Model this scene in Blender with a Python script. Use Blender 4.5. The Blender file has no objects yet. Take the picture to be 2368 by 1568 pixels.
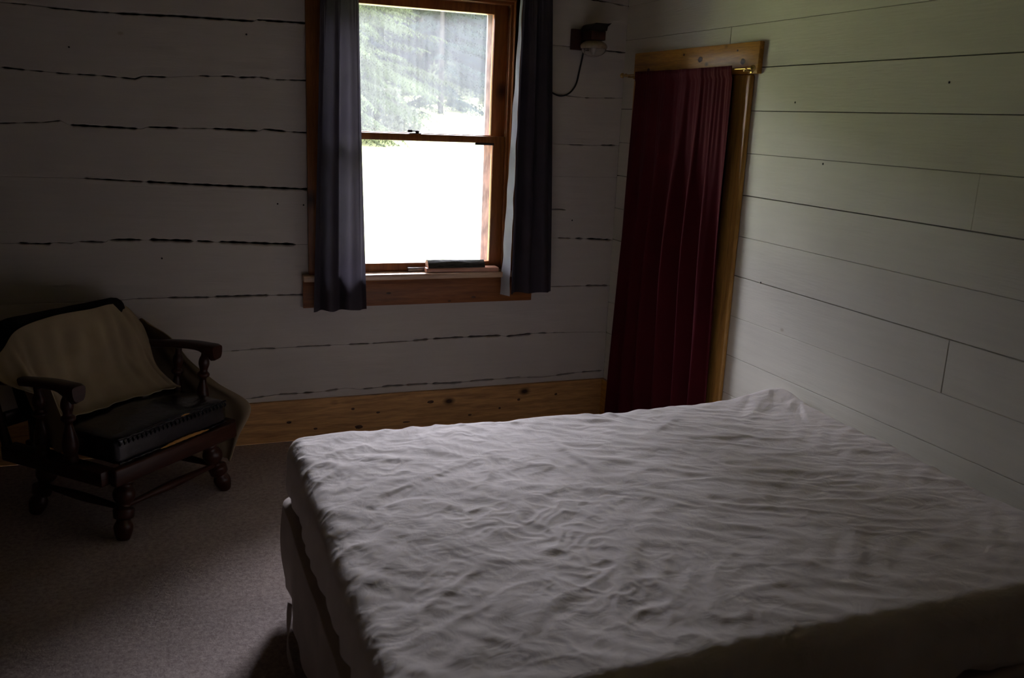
import bpy, bmesh, math, random
import numpy as np
from mathutils import Vector, Matrix, noise
random.seed(7); rng = np.random.default_rng(11)
scn = bpy.context.scene
COL = scn.collection
PI = math.pi

# ------------------------------------------------------------------ helpers
def link(o, parent=None):
    COL.objects.link(o)
    if parent is not None: o.parent = parent
    return o
def props(o, label=None, cat=None, group=None, kind=None):
    if label: o['label'] = label
    if cat: o['category'] = cat
    if group: o['group'] = group
    if kind: o['kind'] = kind
    return o
def thing(name, label=None, cat=None, loc=(0, 0, 0), rz=0.0, group=None, kind=None):
    o = bpy.data.objects.new(name, None); o.empty_display_size = 0.1
    o.location = loc; o.rotation_euler = (0, 0, rz)
    link(o); return props(o, label, cat, group, kind)
def mesh_obj(name, verts, faces, mat, parent=None, smooth=False):
    me = bpy.data.meshes.new(name)
    me.from_pydata([tuple(v) for v in verts], [], faces)
    if isinstance(mat, (list, tuple)):
        for m in mat: me.materials.append(m)
    else: me.materials.append(mat)
    if smooth: me.polygons.foreach_set('use_smooth', [True]*len(me.polygons))
    me.update()
    return link(bpy.data.objects.new(name, me), parent)
def bm_obj(name, bm, mat, parent=None, smooth=True, angle=40):
    bmesh.ops.recalc_face_normals(bm, faces=bm.faces)
    me = bpy.data.meshes.new(name); bm.to_mesh(me); bm.free()
    if isinstance(mat, (list, tuple)):
        for m in mat: me.materials.append(m)
    else: me.materials.append(mat)
    if smooth:
        me.polygons.foreach_set('use_smooth', [True]*len(me.polygons))
        try: me.set_sharp_from_angle(angle=math.radians(angle))
        except Exception: pass
    return link(bpy.data.objects.new(name, me), parent)
def box(bm, lo, hi, bev=0.0, seg=2, mat4=None):
    t = bmesh.new()
    c = [(lo[i]+hi[i])/2 for i in range(3)]; s = [abs(hi[i]-lo[i]) for i in range(3)]
    bmesh.ops.create_cube(t, size=1, matrix=Matrix.Translation(c) @ Matrix.Diagonal((*s, 1)))
    if bev > 0:
        bmesh.ops.bevel(t, geom=list(t.edges), offset=min(bev, min(s)*0.49), segments=seg, affect='EDGES', profile=0.5)
    merge(bm, t, mat4)
def merge(bm, t, mat4=None):
    if mat4 is not None: bmesh.ops.transform(t, matrix=mat4, verts=t.verts)
    m = {}
    for v in t.verts: m[v] = bm.verts.new(v.co)
    for f in t.faces:
        try:
            nf = bm.faces.new([m[v] for v in f.verts]); nf.material_index = f.material_index
        except ValueError: pass
    t.free()
def lathe(bm, prof, p0, p1, seg=20):
    """prof: list of (t along p0->p1 in 0..1, radius)"""
    p0 = Vector(p0); p1 = Vector(p1); ax = (p1-p0); L = ax.length; z = ax.normalized()
    x = z.orthogonal().normalized(); y = z.cross(x)
    rings = []
    for t, r in prof:
        c = p0+ax*t
        rings.append([bm.verts.new(c+(x*math.cos(a)+y*math.sin(a))*max(r, 1e-4)) for a in [2*PI*k/seg for k in range(seg)]])
    for a, b in zip(rings, rings[1:]):
        for k in range(seg):
            bm.faces.new((a[k], a[(k+1) % seg], b[(k+1) % seg], b[k]))
    bm.faces.new(rings[0][::-1]); bm.faces.new(rings[-1])
def smoothprof(prof, n=5):
    out = []
    P = [prof[0]]+list(prof)+[prof[-1]]
    for i in range(1, len(P)-2):
        for k in range(n):
            t = k/n
            def cr(a, b, c, d): return 0.5*((2*b)+(-a+c)*t+(2*a-5*b+4*c-d)*t*t+(-a+3*b-3*c+d)*t**3)
            out.append(tuple(cr(P[i-1][j], P[i][j], P[i+1][j], P[i+2][j]) for j in range(len(prof[0]))))
    out.append(tuple(prof[-1])); return out
def tube(bm, pts, r, seg=10, rad=None):
    pts = [Vector(p) for p in pts]; rings = []; prev = None
    for i, p in enumerate(pts):
        d = (pts[min(i+1, len(pts)-1)]-pts[max(i-1, 0)]).normalized()
        if prev is None: x = d.orthogonal().normalized()
        else: x = (prev-d*prev.dot(d)).normalized()
        prev = x; y = d.cross(x); rr = rad[i] if rad else r
        rings.append([bm.verts.new(p+(x*math.cos(a)+y*math.sin(a))*rr) for a in [2*PI*k/seg for k in range(seg)]])
    for a, b in zip(rings, rings[1:]):
        for k in range(seg): bm.faces.new((a[k], a[(k+1) % seg], b[(k+1) % seg], b[k]))
    bm.faces.new(rings[0][::-1]); bm.faces.new(rings[-1])
def grid_obj(name, P, mat, parent=None, thick=0.0, smooth=True, offset=0):
    """P array (n,m,3)"""
    n, m = P.shape[:2]
    idx = np.arange(n*m).reshape(n, m)
    f = np.stack([idx[:-1, :-1], idx[1:, :-1], idx[1:, 1:], idx[:-1, 1:]], -1).reshape(-1, 4)
    o = mesh_obj(name, P.reshape(-1, 3).tolist(), f.tolist(), mat, parent, smooth)
    if thick:
        s = o.modifiers.new('solid', 'SOLIDIFY'); s.thickness = thick; s.offset = offset
    return o
def sm(a, b, x):
    t = np.clip((x-a)/(b-a), 0, 1); return t*t*(3-2*t)

# ------------------------------------------------------------------ materials
def newmat(name):
    m = bpy.data.materials.new(name); m.use_nodes = True
    nt = m.node_tree; b = nt.nodes['Principled BSDF']; return m, nt, b
def N(nt, t, **k):
    n = nt.nodes.new(t)
    for a, v in k.items():
        if a in ('operation', 'blend_type', 'data_type', 'noise_dimensions', 'feature', 'wave_type', 'bands_direction'): setattr(n, a, v)
        else: n.inputs[a].default_value = v
    return n
def coords(nt, scale=(1, 1, 1), kind='Object'):
    tc = nt.nodes.new('ShaderNodeTexCoord'); mp = nt.nodes.new('ShaderNodeMapping')
    mp.inputs['Scale'].default_value = scale
    nt.links.new(tc.outputs[kind], mp.inputs['Vector']); return mp.outputs[0]
def ramp(nt, src, stops):
    r = nt.nodes.new('ShaderNodeValToRGB'); e = r.color_ramp.elements
    while len(e) < len(stops): e.new(0.5)
    for k, (p, c) in enumerate(stops):
        e[k].position = p; e[k].color = (*c, 1) if len(c) == 3 else c
    nt.links.new(src, r.inputs[0]); return r.outputs[0]
def bump(nt, b, src, strength=0.3, dist=0.002):
    n = nt.nodes.new('ShaderNodeBump'); n.inputs['Strength'].default_value = strength; n.inputs['Distance'].default_value = dist
    nt.links.new(src, n.inputs['Height']); nt.links.new(n.outputs[0], b.inputs['Normal']); return n
def plain(name, col, rough=0.6, metal=0.0, spec=0.5, nscale=60, var=0.15, bumpd=0.0, stretch=(1, 1, 1)):
    m, nt, b = newmat(name)
    n = N(nt, 'ShaderNodeTexNoise', Scale=nscale, Detail=4.0); nt.links.new(coords(nt, stretch), n.inputs['Vector'])
    c0 = tuple(max(0, c*(1-var)) for c in col); c1 = tuple(min(1, c*(1+var)) for c in col)
    nt.links.new(ramp(nt, n.outputs[0], [(0.3, c0), (0.7, c1)]), b.inputs['Base Color'])
    b.inputs['Roughness'].default_value = rough; b.inputs['Metallic'].default_value = metal
    b.inputs['Specular IOR Level'].default_value = spec
    if bumpd: bump(nt, b, n.outputs[0], 0.6, bumpd)
    return m
def wood(name, base, dark, axis, rough=0.45, knots=True, spec=0.4, kscale=3.2, contrast=1.0):
    m, nt, b = newmat(name)
    st = [9.0, 9.0, 9.0]; st[axis] = 0.7
    v = coords(nt, tuple(st))
    warp = N(nt, 'ShaderNodeTexNoise', Scale=1.4, Detail=3.0); nt.links.new(v, warp.inputs['Vector'])
    g = N(nt, 'ShaderNodeTexNoise', Scale=5.0, Detail=6.0, Distortion=0.6); nt.links.new(v, g.inputs['Vector'])
    fine = N(nt, 'ShaderNodeTexNoise', Scale=28.0, Detail=3.0); nt.links.new(v, fine.inputs['Vector'])
    mid = tuple((a*0.55+d*0.45) for a, d in zip(base, dark))
    c1 = ramp(nt, g.outputs[0], [(0.3, mid), (0.55, base), (0.75, tuple(min(1, a*1.15) for a in base))])
    mx = nt.nodes.new('ShaderNodeMixRGB'); mx.blend_type = 'MULTIPLY'; mx.inputs[0].default_value = 0.5*contrast
    nt.links.new(c1, mx.inputs[1]); nt.links.new(ramp(nt, fine.outputs[0], [(0.3, (0.55, 0.5, 0.45)), (0.6, (1, 1, 1))]), mx.inputs[2])
    out = mx.outputs[0]
    if knots:
        ks = [kscale*1.6]*3; ks[axis] = kscale
        vo = N(nt, 'ShaderNodeTexVoronoi', Scale=1.0, Randomness=1.0); nt.links.new(coords(nt, tuple(ks)), vo.inputs['Vector'])
        km = ramp(nt, vo.outputs['Distance'], [(0.04, (1, 1, 1)), (0.13, (0, 0, 0))])
        m2 = nt.nodes.new('ShaderNodeMixRGB'); nt.links.new(km, m2.inputs[0]); nt.links.new(out, m2.inputs[1])
        m2.inputs[2].default_value = (*[d*0.35 for d in dark], 1); out = m2.outputs[0]
    nt.links.new(out, b.inputs['Base Color']); b.inputs['Roughness'].default_value = rough
    b.inputs['Specular IOR Level'].default_value = spec
    bump(nt, b, fine.outputs[0], 0.25, 0.001)
    return m
def painted(name, base, axis, rough=0.6):
    """brushed white paint over planed timber, yellowish knots bleeding through"""
    m, nt, b = newmat(name)
    st = [14.0, 14.0, 14.0]; st[axis] = 1.2
    g = N(nt, 'ShaderNodeTexNoise', Scale=3.0, Detail=6.0); nt.links.new(coords(nt, tuple(st)), g.inputs['Vector'])
    big = N(nt, 'ShaderNodeTexNoise', Scale=1.3, Detail=3.0); nt.links.new(coords(nt), big.inputs['Vector'])
    ad = N(nt, 'ShaderNodeMath', operation='MULTIPLY_ADD'); ad.inputs[1].default_value = 0.5
    nt.links.new(g.outputs[0], ad.inputs[0]); nt.links.new(big.outputs[0], ad.inputs[2])
    c = ramp(nt, ad.outputs[0], [(0.45, tuple(x*0.86 for x in base)), (1.0, base)])
    vo = N(nt, 'ShaderNodeTexVoronoi', Scale=1.7, Randomness=1.0)
    ks = [1.6, 1.6, 1.6]; ks[axis] = 1.0
    nt.links.new(coords(nt, tuple(ks)), vo.inputs['Vector'])
    km = ramp(nt, vo.outputs['Distance'], [(0.018, (0.75, 0.75, 0.75)), (0.035, (0, 0, 0))])
    mx = nt.nodes.new('ShaderNodeMixRGB'); nt.links.new(km, mx.inputs[0]); nt.links.new(c, mx.inputs[1]); mx.inputs[2].default_value = (*[x*y for x, y in zip(base, (0.45, 0.36, 0.25))], 1)
    nt.links.new(mx.outputs[0], b.inputs['Base Color']); b.inputs['Roughness'].default_value = rough
    b.inputs['Specular IOR Level'].default_value = 0.3
    f = N(nt, 'ShaderNodeTexNoise', Scale=9.0, Detail=5.0); nt.links.new(coords(nt, tuple(st)), f.inputs['Vector'])
    bump(nt, b, f.outputs[0], 0.35, 0.003)
    return m
def fabric(name, col, rough=0.9, trans=0.0, sheen=0.0, var=0.12, scale=500, stripe=None):
    m, nt, b = newmat(name)
    n = N(nt, 'ShaderNodeTexNoise', Scale=6.0, Detail=5.0); nt.links.new(coords(nt), n.inputs['Vector'])
    w = N(nt, 'ShaderNodeTexNoise', Scale=scale, Detail=1.0); nt.links.new(coords(nt), w.inputs['Vector'])
    ccol = ramp(nt, n.outputs[0], [(0.3, tuple(c*(1-var) for c in col)), (0.7, tuple(min(1, c*(1+var)) for c in col))])
    nt.links.new(ccol, b.inputs['Base Color']); b.inputs['Roughness'].default_value = rough
    b.inputs['Specular IOR Level'].default_value = 0.15
    if sheen:
        b.inputs['Sheen Weight'].default_value = sheen; b.inputs['Sheen Roughness'].default_value = 0.4
        b.inputs['Sheen Tint'].default_value = (*[min(1, c*6+0.1) for c in col], 1)
    bump(nt, b, w.outputs[0], 0.25, 0.0006)
    if trans:
        t = nt.nodes.new('ShaderNodeBsdfTranslucent'); nt.links.new(ccol, t.inputs['Color'])
        mx = nt.nodes.new('ShaderNodeMixShader'); mx.inputs[0].default_value = trans
        nt.links.new(b.outputs[0], mx.inputs[1]); nt.links.new(t.outputs[0], mx.inputs[2])
        nt.links.new(mx.outputs[0], nt.nodes['Material Output'].inputs[0])
    return m

M = {}
M['log_wall'] = painted('whitewashed_log', (0.66, 0.62, 0.575), 0, 0.65)
M['board_wall'] = painted('white_board', (0.74, 0.72, 0.62), 1, 0.55)
M['gap'] = plain('gap_shadow_wood', (0.012, 0.009, 0.007), 0.95, nscale=20)
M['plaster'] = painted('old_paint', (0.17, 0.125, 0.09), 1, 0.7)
M['ceil'] = painted('ceiling_board', (0.33, 0.25, 0.18), 1, 0.7)
M['pine_x'] = wood('pine_baseboard', (0.66, 0.37, 0.145), (0.12, 0.045, 0.015), 0, 0.4)
M['pine_y'] = wood('pine_header', (0.60, 0.30, 0.055), (0.13, 0.045, 0.012), 1, 0.35, kscale=6.0)
M['pine_z'] = wood('pine_casing', (0.60, 0.33, 0.085), (0.11, 0.04, 0.012), 2, 0.3, kscale=2.5)
M['fir_x'] = wood('fir_apron', (0.34, 0.125, 0.038), (0.08, 0.028, 0.012), 0, 0.4, kscale=2.6)
M['fir_z'] = wood('fir_casing', (0.38, 0.14, 0.038), (0.09, 0.03, 0.01), 2, 0.35, kscale=2.1)
M['sill'] = wood('pale_sill', (0.74, 0.50, 0.33), (0.4, 0.2, 0.1), 0, 0.25, knots=False, spec=.8)
M['walnut'] = wood('dark_stained_maple', (0.050, 0.015, 0.008), (0.015, 0.005, 0.003), 0, 0.35, knots=False)
M['black_cloth'] = fabric('worn_dark_upholstery', (0.010, 0.0085, 0.008), 0.85)
M['blanket'] = fabric('cream_blanket', (0.38, 0.305, 0.20), 0.95)
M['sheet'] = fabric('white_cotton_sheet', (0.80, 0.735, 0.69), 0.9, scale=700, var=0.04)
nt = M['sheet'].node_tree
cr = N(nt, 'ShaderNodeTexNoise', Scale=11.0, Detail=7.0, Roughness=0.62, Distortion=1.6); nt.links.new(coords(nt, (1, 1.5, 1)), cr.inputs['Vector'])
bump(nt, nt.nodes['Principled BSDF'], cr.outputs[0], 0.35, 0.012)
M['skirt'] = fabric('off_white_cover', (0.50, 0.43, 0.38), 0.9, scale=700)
M['curtain'] = fabric('charcoal_curtain', (0.075, 0.066, 0.080), 0.85, trans=0.20)
M['lining'] = fabric('pale_lining', (0.62, 0.64, 0.68), 0.8, trans=0.3)
M['velvet'] = fabric('wine_velvet', (0.066, 0.0030, 0.0075), 0.8, sheen=0.12, scale=900)
M['brass'] = plain('aged_brass', (0.55, 0.38, 0.14), 0.28, 1.0)
M['iron'] = plain('dark_iron', (0.03, 0.028, 0.026), 0.45, 0.8)
M['nickel'] = plain('latch_metal', (0.55, 0.53, 0.52), 0.3, 0.9)
M['darkmetal'] = plain('bronze_lock', (0.05, 0.045, 0.045), 0.35, 0.7)
M['storm'] = plain('weathered_storm_frame', (0.42, 0.36, 0.33), 0.6, 0.0, nscale=12, var=0.5, stretch=(4, 4, 1))
M['sconce_wood'] = wood('red_brown_block', (0.060, 0.016, 0.009), (0.015, 0.005, 0.003), 2, 0.5, knots=False)
M['cream_glass'] = plain('cream_enamel', (0.40, 0.34, 0.24), 0.3)
M['cord'] = plain('black_cable', (0.008, 0.008, 0.008), 0.6)
M['bark'] = plain('log_bark', (0.055, 0.052, 0.042), 0.9, nscale=30, var=0.6, bumpd=0.006, stretch=(1, 6, 6))
M['log_end'] = plain('cut_log_wood', (0.55, 0.27, 0.15), 0.6, nscale=40)
M['plank'] = wood('plank_pink_wood', (0.70, 0.36, 0.24), (0.4, 0.15, 0.08), 0, 0.3, knots=False, spec=.8)
M['foam'] = plain('exposed_foam', (0.44, 0.22, 0.05), 0.9, nscale=200, bumpd=0.002)

# vinyl
m, nt, b = newmat('black_vinyl'); M['vinyl'] = m
b.inputs['Base Color'].default_value = (0.006, 0.0065, 0.010, 1); b.inputs['Roughness'].default_value = 0.22
b.inputs['Coat Weight'].default_value = 0.4; b.inputs['Coat Roughness'].default_value = 0.15
n = N(nt, 'ShaderNodeTexNoise', Scale=28.0, Detail=6.0, Distortion=0.8); nt.links.new(coords(nt), n.inputs['Vector'])
bump(nt, b, n.outputs[0], 0.5, 0.006)
# carpet
m, nt, b = newmat('carpet_pile'); M['carpet'] = m
n1 = N(nt, 'ShaderNodeTexNoise', Scale=55.0, Detail=8.0, Roughness=0.75); nt.links.new(coords(nt), n1.inputs['Vector'])
n2 = N(nt, 'ShaderNodeTexNoise', Scale=420.0, Detail=3.0); nt.links.new(coords(nt), n2.inputs['Vector'])
n3 = N(nt, 'ShaderNodeTexNoise', Scale=4.0, Detail=4.0); nt.links.new(coords(nt), n3.inputs['Vector'])
a1 = ramp(nt, n1.outputs[0], [(0.30, (0.33, 0.25, 0.215)), (0.52, (0.55, 0.45, 0.40)), (0.72, (0.74, 0.62, 0.56))])
mx = nt.nodes.new('ShaderNodeMixRGB'); mx.blend_type = 'MULTIPLY'; mx.inputs[0].default_value = 0.8
nt.links.new(a1, mx.inputs[1]); nt.links.new(ramp(nt, n2.outputs[0], [(0.35, (0.7, 0.7, 0.7)), (0.6, (1, 1, 1))]), mx.inputs[2])
mx2 = nt.nodes.new('ShaderNodeMixRGB'); mx2.blend_type = 'MULTIPLY'; mx2.inputs[0].default_value = 0.6
nt.links.new(mx.outputs[0], mx2.inputs[1]); nt.links.new(ramp(nt, n3.outputs[0], [(0.35, (0.8, 0.8, 0.8)), (0.6, (1, 1, 1))]), mx2.inputs[2])
nt.links.new(mx2.outputs[0], b.inputs['Base Color']); b.inputs['Roughness'].default_value = 1.0; b.inputs['Specular IOR Level'].default_value = 0.05
bump(nt, b, n1.outputs[0], 0.7, 0.01)
# window panes: clear glass with dried dirt streaks
def pane_mat(name, lo, hi):
    m = bpy.data.materials.new(name); m.use_nodes = True; nt = m.node_tree
    nt.nodes.remove(nt.nodes['Principled BSDF']); out = nt.nodes['Material Output']
    tr = nt.nodes.new('ShaderNodeBsdfTransparent'); tl = nt.nodes.new('ShaderNodeBsdfTranslucent'); gl = nt.nodes.new('ShaderNodeBsdfGlossy')
    tl.inputs['Color'].default_value = (0.93, 0.95, 1.0, 1); gl.inputs['Roughness'].default_value = 0.02
    n = N(nt, 'ShaderNodeTexNoise', Scale=9.0, Detail=7.0, Roughness=0.7); nt.links.new(coords(nt, (6, 1, 0.5)), n.inputs['Vector'])
    mr = nt.nodes.new('ShaderNodeMapRange'); mr.inputs['From Min'].default_value = 0.3; mr.inputs['From Max'].default_value = 0.75
    mr.inputs['To Min'].default_value = lo; mr.inputs['To Max'].default_value = hi
    nt.links.new(n.outputs[0], mr.inputs['Value'])
    m1 = nt.nodes.new('ShaderNodeMixShader'); nt.links.new(mr.outputs[0], m1.inputs[0]); nt.links.new(tr.outputs[0], m1.inputs[1]); nt.links.new(tl.outputs[0], m1.inputs[2])
    fr = nt.nodes.new('ShaderNodeFresnel'); fr.inputs[0].default_value = 1.3
    m2 = nt.nodes.new('ShaderNodeMixShader'); nt.links.new(fr.outputs[0], m2.inputs[0]); nt.links.new(m1.outputs[0], m2.inputs[1]); nt.links.new(gl.outputs[0], m2.inputs[2])
    nt.links.new(m2.outputs[0], out.inputs[0]); return m
M['pane_hazy'] = pane_mat('hazy_window_glass', 0.022, 0.050)
M['pane'] = pane_mat('window_glass', 0.015, 0.03)
# clear jar glass
m, nt, b = newmat('clear_bulb_glass'); M['glass'] = m
b.inputs['Base Color'].default_value = (0.9, 0.88, 0.85, 1); b.inputs['Roughness'].default_value = 0.05
b.inputs['Transmission Weight'].default_value = 0.95; b.inputs['IOR'].default_value = 1.3
m, nt, b = newmat('frosted_bulb'); M['bulb'] = m
b.inputs['Base Color'].default_value = (0.6, 0.56, 0.55, 1); b.inputs['Roughness'].default_value = 0.5
# outdoors
def leafmat(name, c, var, trans=0.35):
    m, nt, b = newmat(name)
    n = N(nt, 'ShaderNodeTexNoise', Scale=1.6, Detail=5.0); nt.links.new(coords(nt), n.inputs['Vector'])
    cc = ramp(nt, n.outputs[0], [(0.3, tuple(x*(1-var) for x in c)), (0.7, tuple(x*(1+var) for x in c))])
    nt.links.new(cc, b.inputs['Base Color']); b.inputs['Roughness'].default_value = 0.8; b.inputs['Specular IOR Level'].default_value = 0.03
    t = nt.nodes.new('ShaderNodeBsdfTranslucent'); nt.links.new(cc, t.inputs['Color'])
    mx = nt.nodes.new('ShaderNodeMixShader'); mx.inputs[0].default_value = trans
    nt.links.new(b.outputs[0], mx.inputs[1]); nt.links.new(t.outputs[0], mx.inputs[2]); nt.links.new(mx.outputs[0], nt.nodes['Material Output'].inputs[0])
    return m
M['needle_a'] = leafmat('fir_needles_pale', (0.031, 0.040, 0.018), 0.4)
M['needle_b'] = leafmat('spruce_needles_blue', (0.010, 0.016, 0.013), 0.4)
M['needle_c'] = leafmat('spruce_needles_dark', (0.0035, 0.0045, 0.0055), 0.4)
M['bush'] = leafmat('shrub_leaves', (0.045, 0.05, 0.03), 0.4)
M['trunk'] = plain('tree_bark', (0.022, 0.020, 0.018), 0.95, spec=0.03, nscale=8, var=0.5)
m, nt, b = newmat('meadow_grass'); M['meadow'] = m
n1 = N(nt, 'ShaderNodeTexNoise', Scale=0.8, Detail=8.0, Roughness=0.7); nt.links.new(coords(nt, (1, 2.2, 1)), n1.inputs['Vector'])
nt.links.new(ramp(nt, n1.outputs[0], [(0.30, (0.12, 0.15, 0.06)), (0.55, (0.22, 0.235, 0.10)), (0.75, (0.30, 0.30, 0.15))]), b.inputs['Base Color'])
b.inputs['Roughness'].default_value = 0.95; b.inputs['Specular IOR Level'].default_value = 0.05

# ------------------------------------------------------------------ camera
CAM = (-2.29205, -4.35934, 1.62)
E3 = (-0.37698606, -0.24189611, -0.0421739)
Mr = Matrix.Rotation(E3[0], 3, 'Z') @ Matrix.Rotation(E3[1], 3, 'X') @ Matrix.Rotation(E3[2], 3, 'Y')
right, fwd, up = Mr.col[0], Mr.col[1], Mr.col[2]
cm = bpy.data.cameras.new('camera'); cam = bpy.data.objects.new('camera', cm); COL.objects.link(cam)
R4 = Matrix(((right[0], up[0], -fwd[0], CAM[0]), (right[1], up[1], -fwd[1], CAM[1]), (right[2], up[2], -fwd[2], CAM[2]), (0, 0, 0, 1)))
cam.matrix_world = R4
cm.sensor_width = 36.0; cm.lens = 2075.8753/2368*36; cm.clip_start = 0.02; cm.clip_end = 400
cm.dof.use_dof = True; cm.dof.focus_distance = 4.6; cm.dof.aperture_fstop = 5.0
scn.camera = cam

# ------------------------------------------------------------------ room shell
XL, YB, ZC = -3.75, -5.3, 2.50
def slab(name, lo, hi, mat):
    bm = bmesh.new(); box(bm, lo, hi); o = bm_obj(name, bm, mat, None, False); o['kind'] = 'structure'; return o
slab('floor', (XL-.1, YB-.1, -0.12), (0.75, 0.2, 0.0), M['carpet'])
slab('ceiling', (XL-.1, YB-.1, ZC), (0.75, 0.2, ZC+.12), M['ceil'])
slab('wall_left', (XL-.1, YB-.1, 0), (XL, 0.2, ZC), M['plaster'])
M['dark_panel'] = wood('dark_panelling', (0.16, 0.085, 0.045), (0.05, 0.02, 0.01), 0, 0.6)
slab('wall_front', (XL, YB-.1, 0), (0.0, YB, ZC), M['dark_panel'])

# window wall: hewn, whitewashed logs with open cracks between the courses
WX0, WX1, WZ0, WZ1 = -1.56, -0.60, 0.80, 2.19      # rough opening
SEAMS = [
 # (polyline x,z) , [(x0,x1,width)]
 ([(-3.75,2.24),(-.231,2.214),(-.146,2.211),(.0,2.199)], [(-.24,-.12,.006),(-.09,-.02,.005)], .0014),
 ([(-3.75,1.99),(-2.861,1.988),(-2.765,1.988),(-2.657,1.981),(-2.51,1.979),(-2.256,1.984),(-2.204,1.987),(-1.863,1.989),(-1.855,1.996),(-1.642,1.998),(-.439,1.982),(-.313,1.98),(-.116,1.974),(.0,1.972)],
  [(-2.83,-2.76,.004),(-2.70,-2.45,.006),(-2.44,-1.863,.010),(-1.855,-1.60,.009),(-.37,-.30,.003),(-.13,.0,.006)], .0014),
 ([(-3.75,1.74),(-2.883,1.735),(-2.796,1.729),(-2.724,1.726),(-2.643,1.722),(-2.577,1.722),(-2.493,1.721),(-2.37,1.715),(-2.339,1.728),(-2.242,1.729),(-2.162,1.737),(-2.098,1.743),(-2.053,1.743),(-1.97,1.748),(-1.942,1.744),(-1.848,1.75),(-1.782,1.743),(-1.646,1.746),(-.424,1.742),(-.298,1.739),(-.211,1.734),(.0,1.742)],
  [(-2.88,-2.79,.007),(-2.78,-2.72,.005),(-2.68,-2.62,.005),(-2.60,-2.52,.007),(-2.51,-2.44,.006),(-2.43,-2.24,.006),(-2.11,-2.06,.007),(-2.02,-1.95,.006),(-1.94,-1.86,.007),(-1.85,-1.80,.008),(-1.78,-1.73,.006),(-1.72,-1.60,.006),(-.36,-.24,.003),(-.22,-.19,.004),(-.11,-.04,.004)], .0008),
 ([(-3.75,1.50),(-2.902,1.509),(-2.837,1.513),(-2.74,1.518),(-2.673,1.528),(-2.641,1.511),(-2.455,1.507),(-2.356,1.504),(-2.333,1.513),(-2.217,1.513),(-2.061,1.516),(-1.93,1.513),(-1.854,1.512),(-1.839,1.521),(-1.738,1.514),(-1.649,1.511),(-.381,1.495),(-.157,1.495),(.0,1.499)],
  [(-2.95,-2.84,.005),(-2.82,-2.67,.004),(-2.64,-2.37,.010),(-2.35,-2.34,.004),(-2.33,-2.20,.009),(-2.19,-2.08,.003),(-2.06,-1.86,.010),(-1.84,-1.73,.009),(-1.71,-1.60,.006),(-.30,-.20,.003),(-.11,-.02,.006)], .0008),
 ([(-3.75,1.30),(-2.613,1.287),(-2.433,1.278),(-2.145,1.265),(-1.653,1.249),(-.384,1.329),(.0,1.331)], [(-2.60,-2.36,.006),(-2.35,-1.60,.011)], .0006),
 ([(-3.75,1.18),(-.374,1.158),(-.324,1.159),(-.281,1.154),(.0,1.16)], [(-.40,-.29,.005)], .0),
 ([(-3.75,1.0),(-2.885,1.005),(-2.762,1.0),(-2.736,1.007),(-2.668,1.003),(-2.642,1.010),(-2.529,1.007),(-2.519,1.016),(-2.359,1.015),(-2.156,1.007),(-2.052,1.002),(-1.828,.991),(-1.699,.986),(-.333,1.007),(-.175,1.001),(.0,.992)],
  [(-2.88,-2.745,.008),(-2.73,-2.66,.004),(-2.64,-2.535,.006),(-2.515,-2.38,.010),(-2.35,-2.16,.013),(-2.15,-2.07,.009),(-2.05,-1.70,.013),(-.33,-.25,.005),(-.23,-.18,.007),(-.16,-.01,.009)], .0006),
 ([(-3.75,.735),(-2.712,.738),(-2.5,.741),(-2.428,.746),(-2.261,.745),(-2.09,.741),(-2.08,.743),(-1.834,.743),(-1.66,.74),(-.338,.743),(-.158,.742),(.0,.74)],
  [(-2.42,-2.32,.003),(-2.29,-2.10,.006),(-2.08,-1.83,.008),(-1.80,-1.62,.006),(-1.10,-1.02,.003),(-.36,-.17,.003),(-.15,-.01,.007)], .0010),
 ([(-3.75,.49),(-2.011,.476),(-1.86,.481),(-1.809,.478),(-1.716,.48),(-1.557,.48),(-1.46,.479),(-1.318,.478),(-1.126,.48),(-1.01,.486),(-.809,.487),(-.627,.485),(-.602,.479),(-.426,.488),(-.298,.486),(.0,.475)],
  [(-2.02,-1.97,.003),(-1.93,-1.80,.004),(-1.71,-1.53,.004),(-1.45,-1.34,.005),(-1.33,-1.14,.004),(-1.12,-1.03,.007),(-1.01,-.84,.006),(-.82,-.63,.008),(-.60,-.45,.007),(-.42,-.36,.004),(-.33,-.25,.003),(-.06,-.02,.002)], .0008),
 ([(-3.75,.25),(-1.969,.227),(-1.804,.241),(-1.678,.239),(-1.549,.243),(-1.461,.252),(-1.395,.238),(-1.237,.246),(-1.041,.244),(-.886,.238),(-.753,.243),(-.516,.244),(-.362,.236),(-.178,.249),(.0,.251)],
  [(-1.93,-1.86,.006),(-1.80,-1.70,.006),(-1.68,-1.62,.006),(-1.57,-1.50,.006),(-1.44,-1.41,.004),(-1.38,-1.32,.006),(-1.28,-1.16,.008),(-1.15,-1.03,.007),(-1.01,-.84,.008),(-.80,-.66,.006),(-.60,-.50,.005),(-.47,-.38,.003),(-.30,-.18,.006),(-.14,-.01,.005)], .0010),
 ([(-3.75,0),(0,0)], [], 0.0)]
def seam_z(s, x): return np.interp(x, [p[0] for p in s[0]], [p[1] for p in s[0]])
def seam_w(s, x):
    w = np.full_like(x, s[2])
    for a, b_, wd in s[1]:
        inside = (x > a) & (x < b_)
        t = np.clip(np.minimum(x-a, b_-x)/0.012, 0, 1)
        jit = 0.8+0.35*np.sin(x*91+a*40)*np.sin(x*37)
        w = np.where(inside, np.maximum(w, wd*t*jit), w)
    return w*0.9
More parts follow.
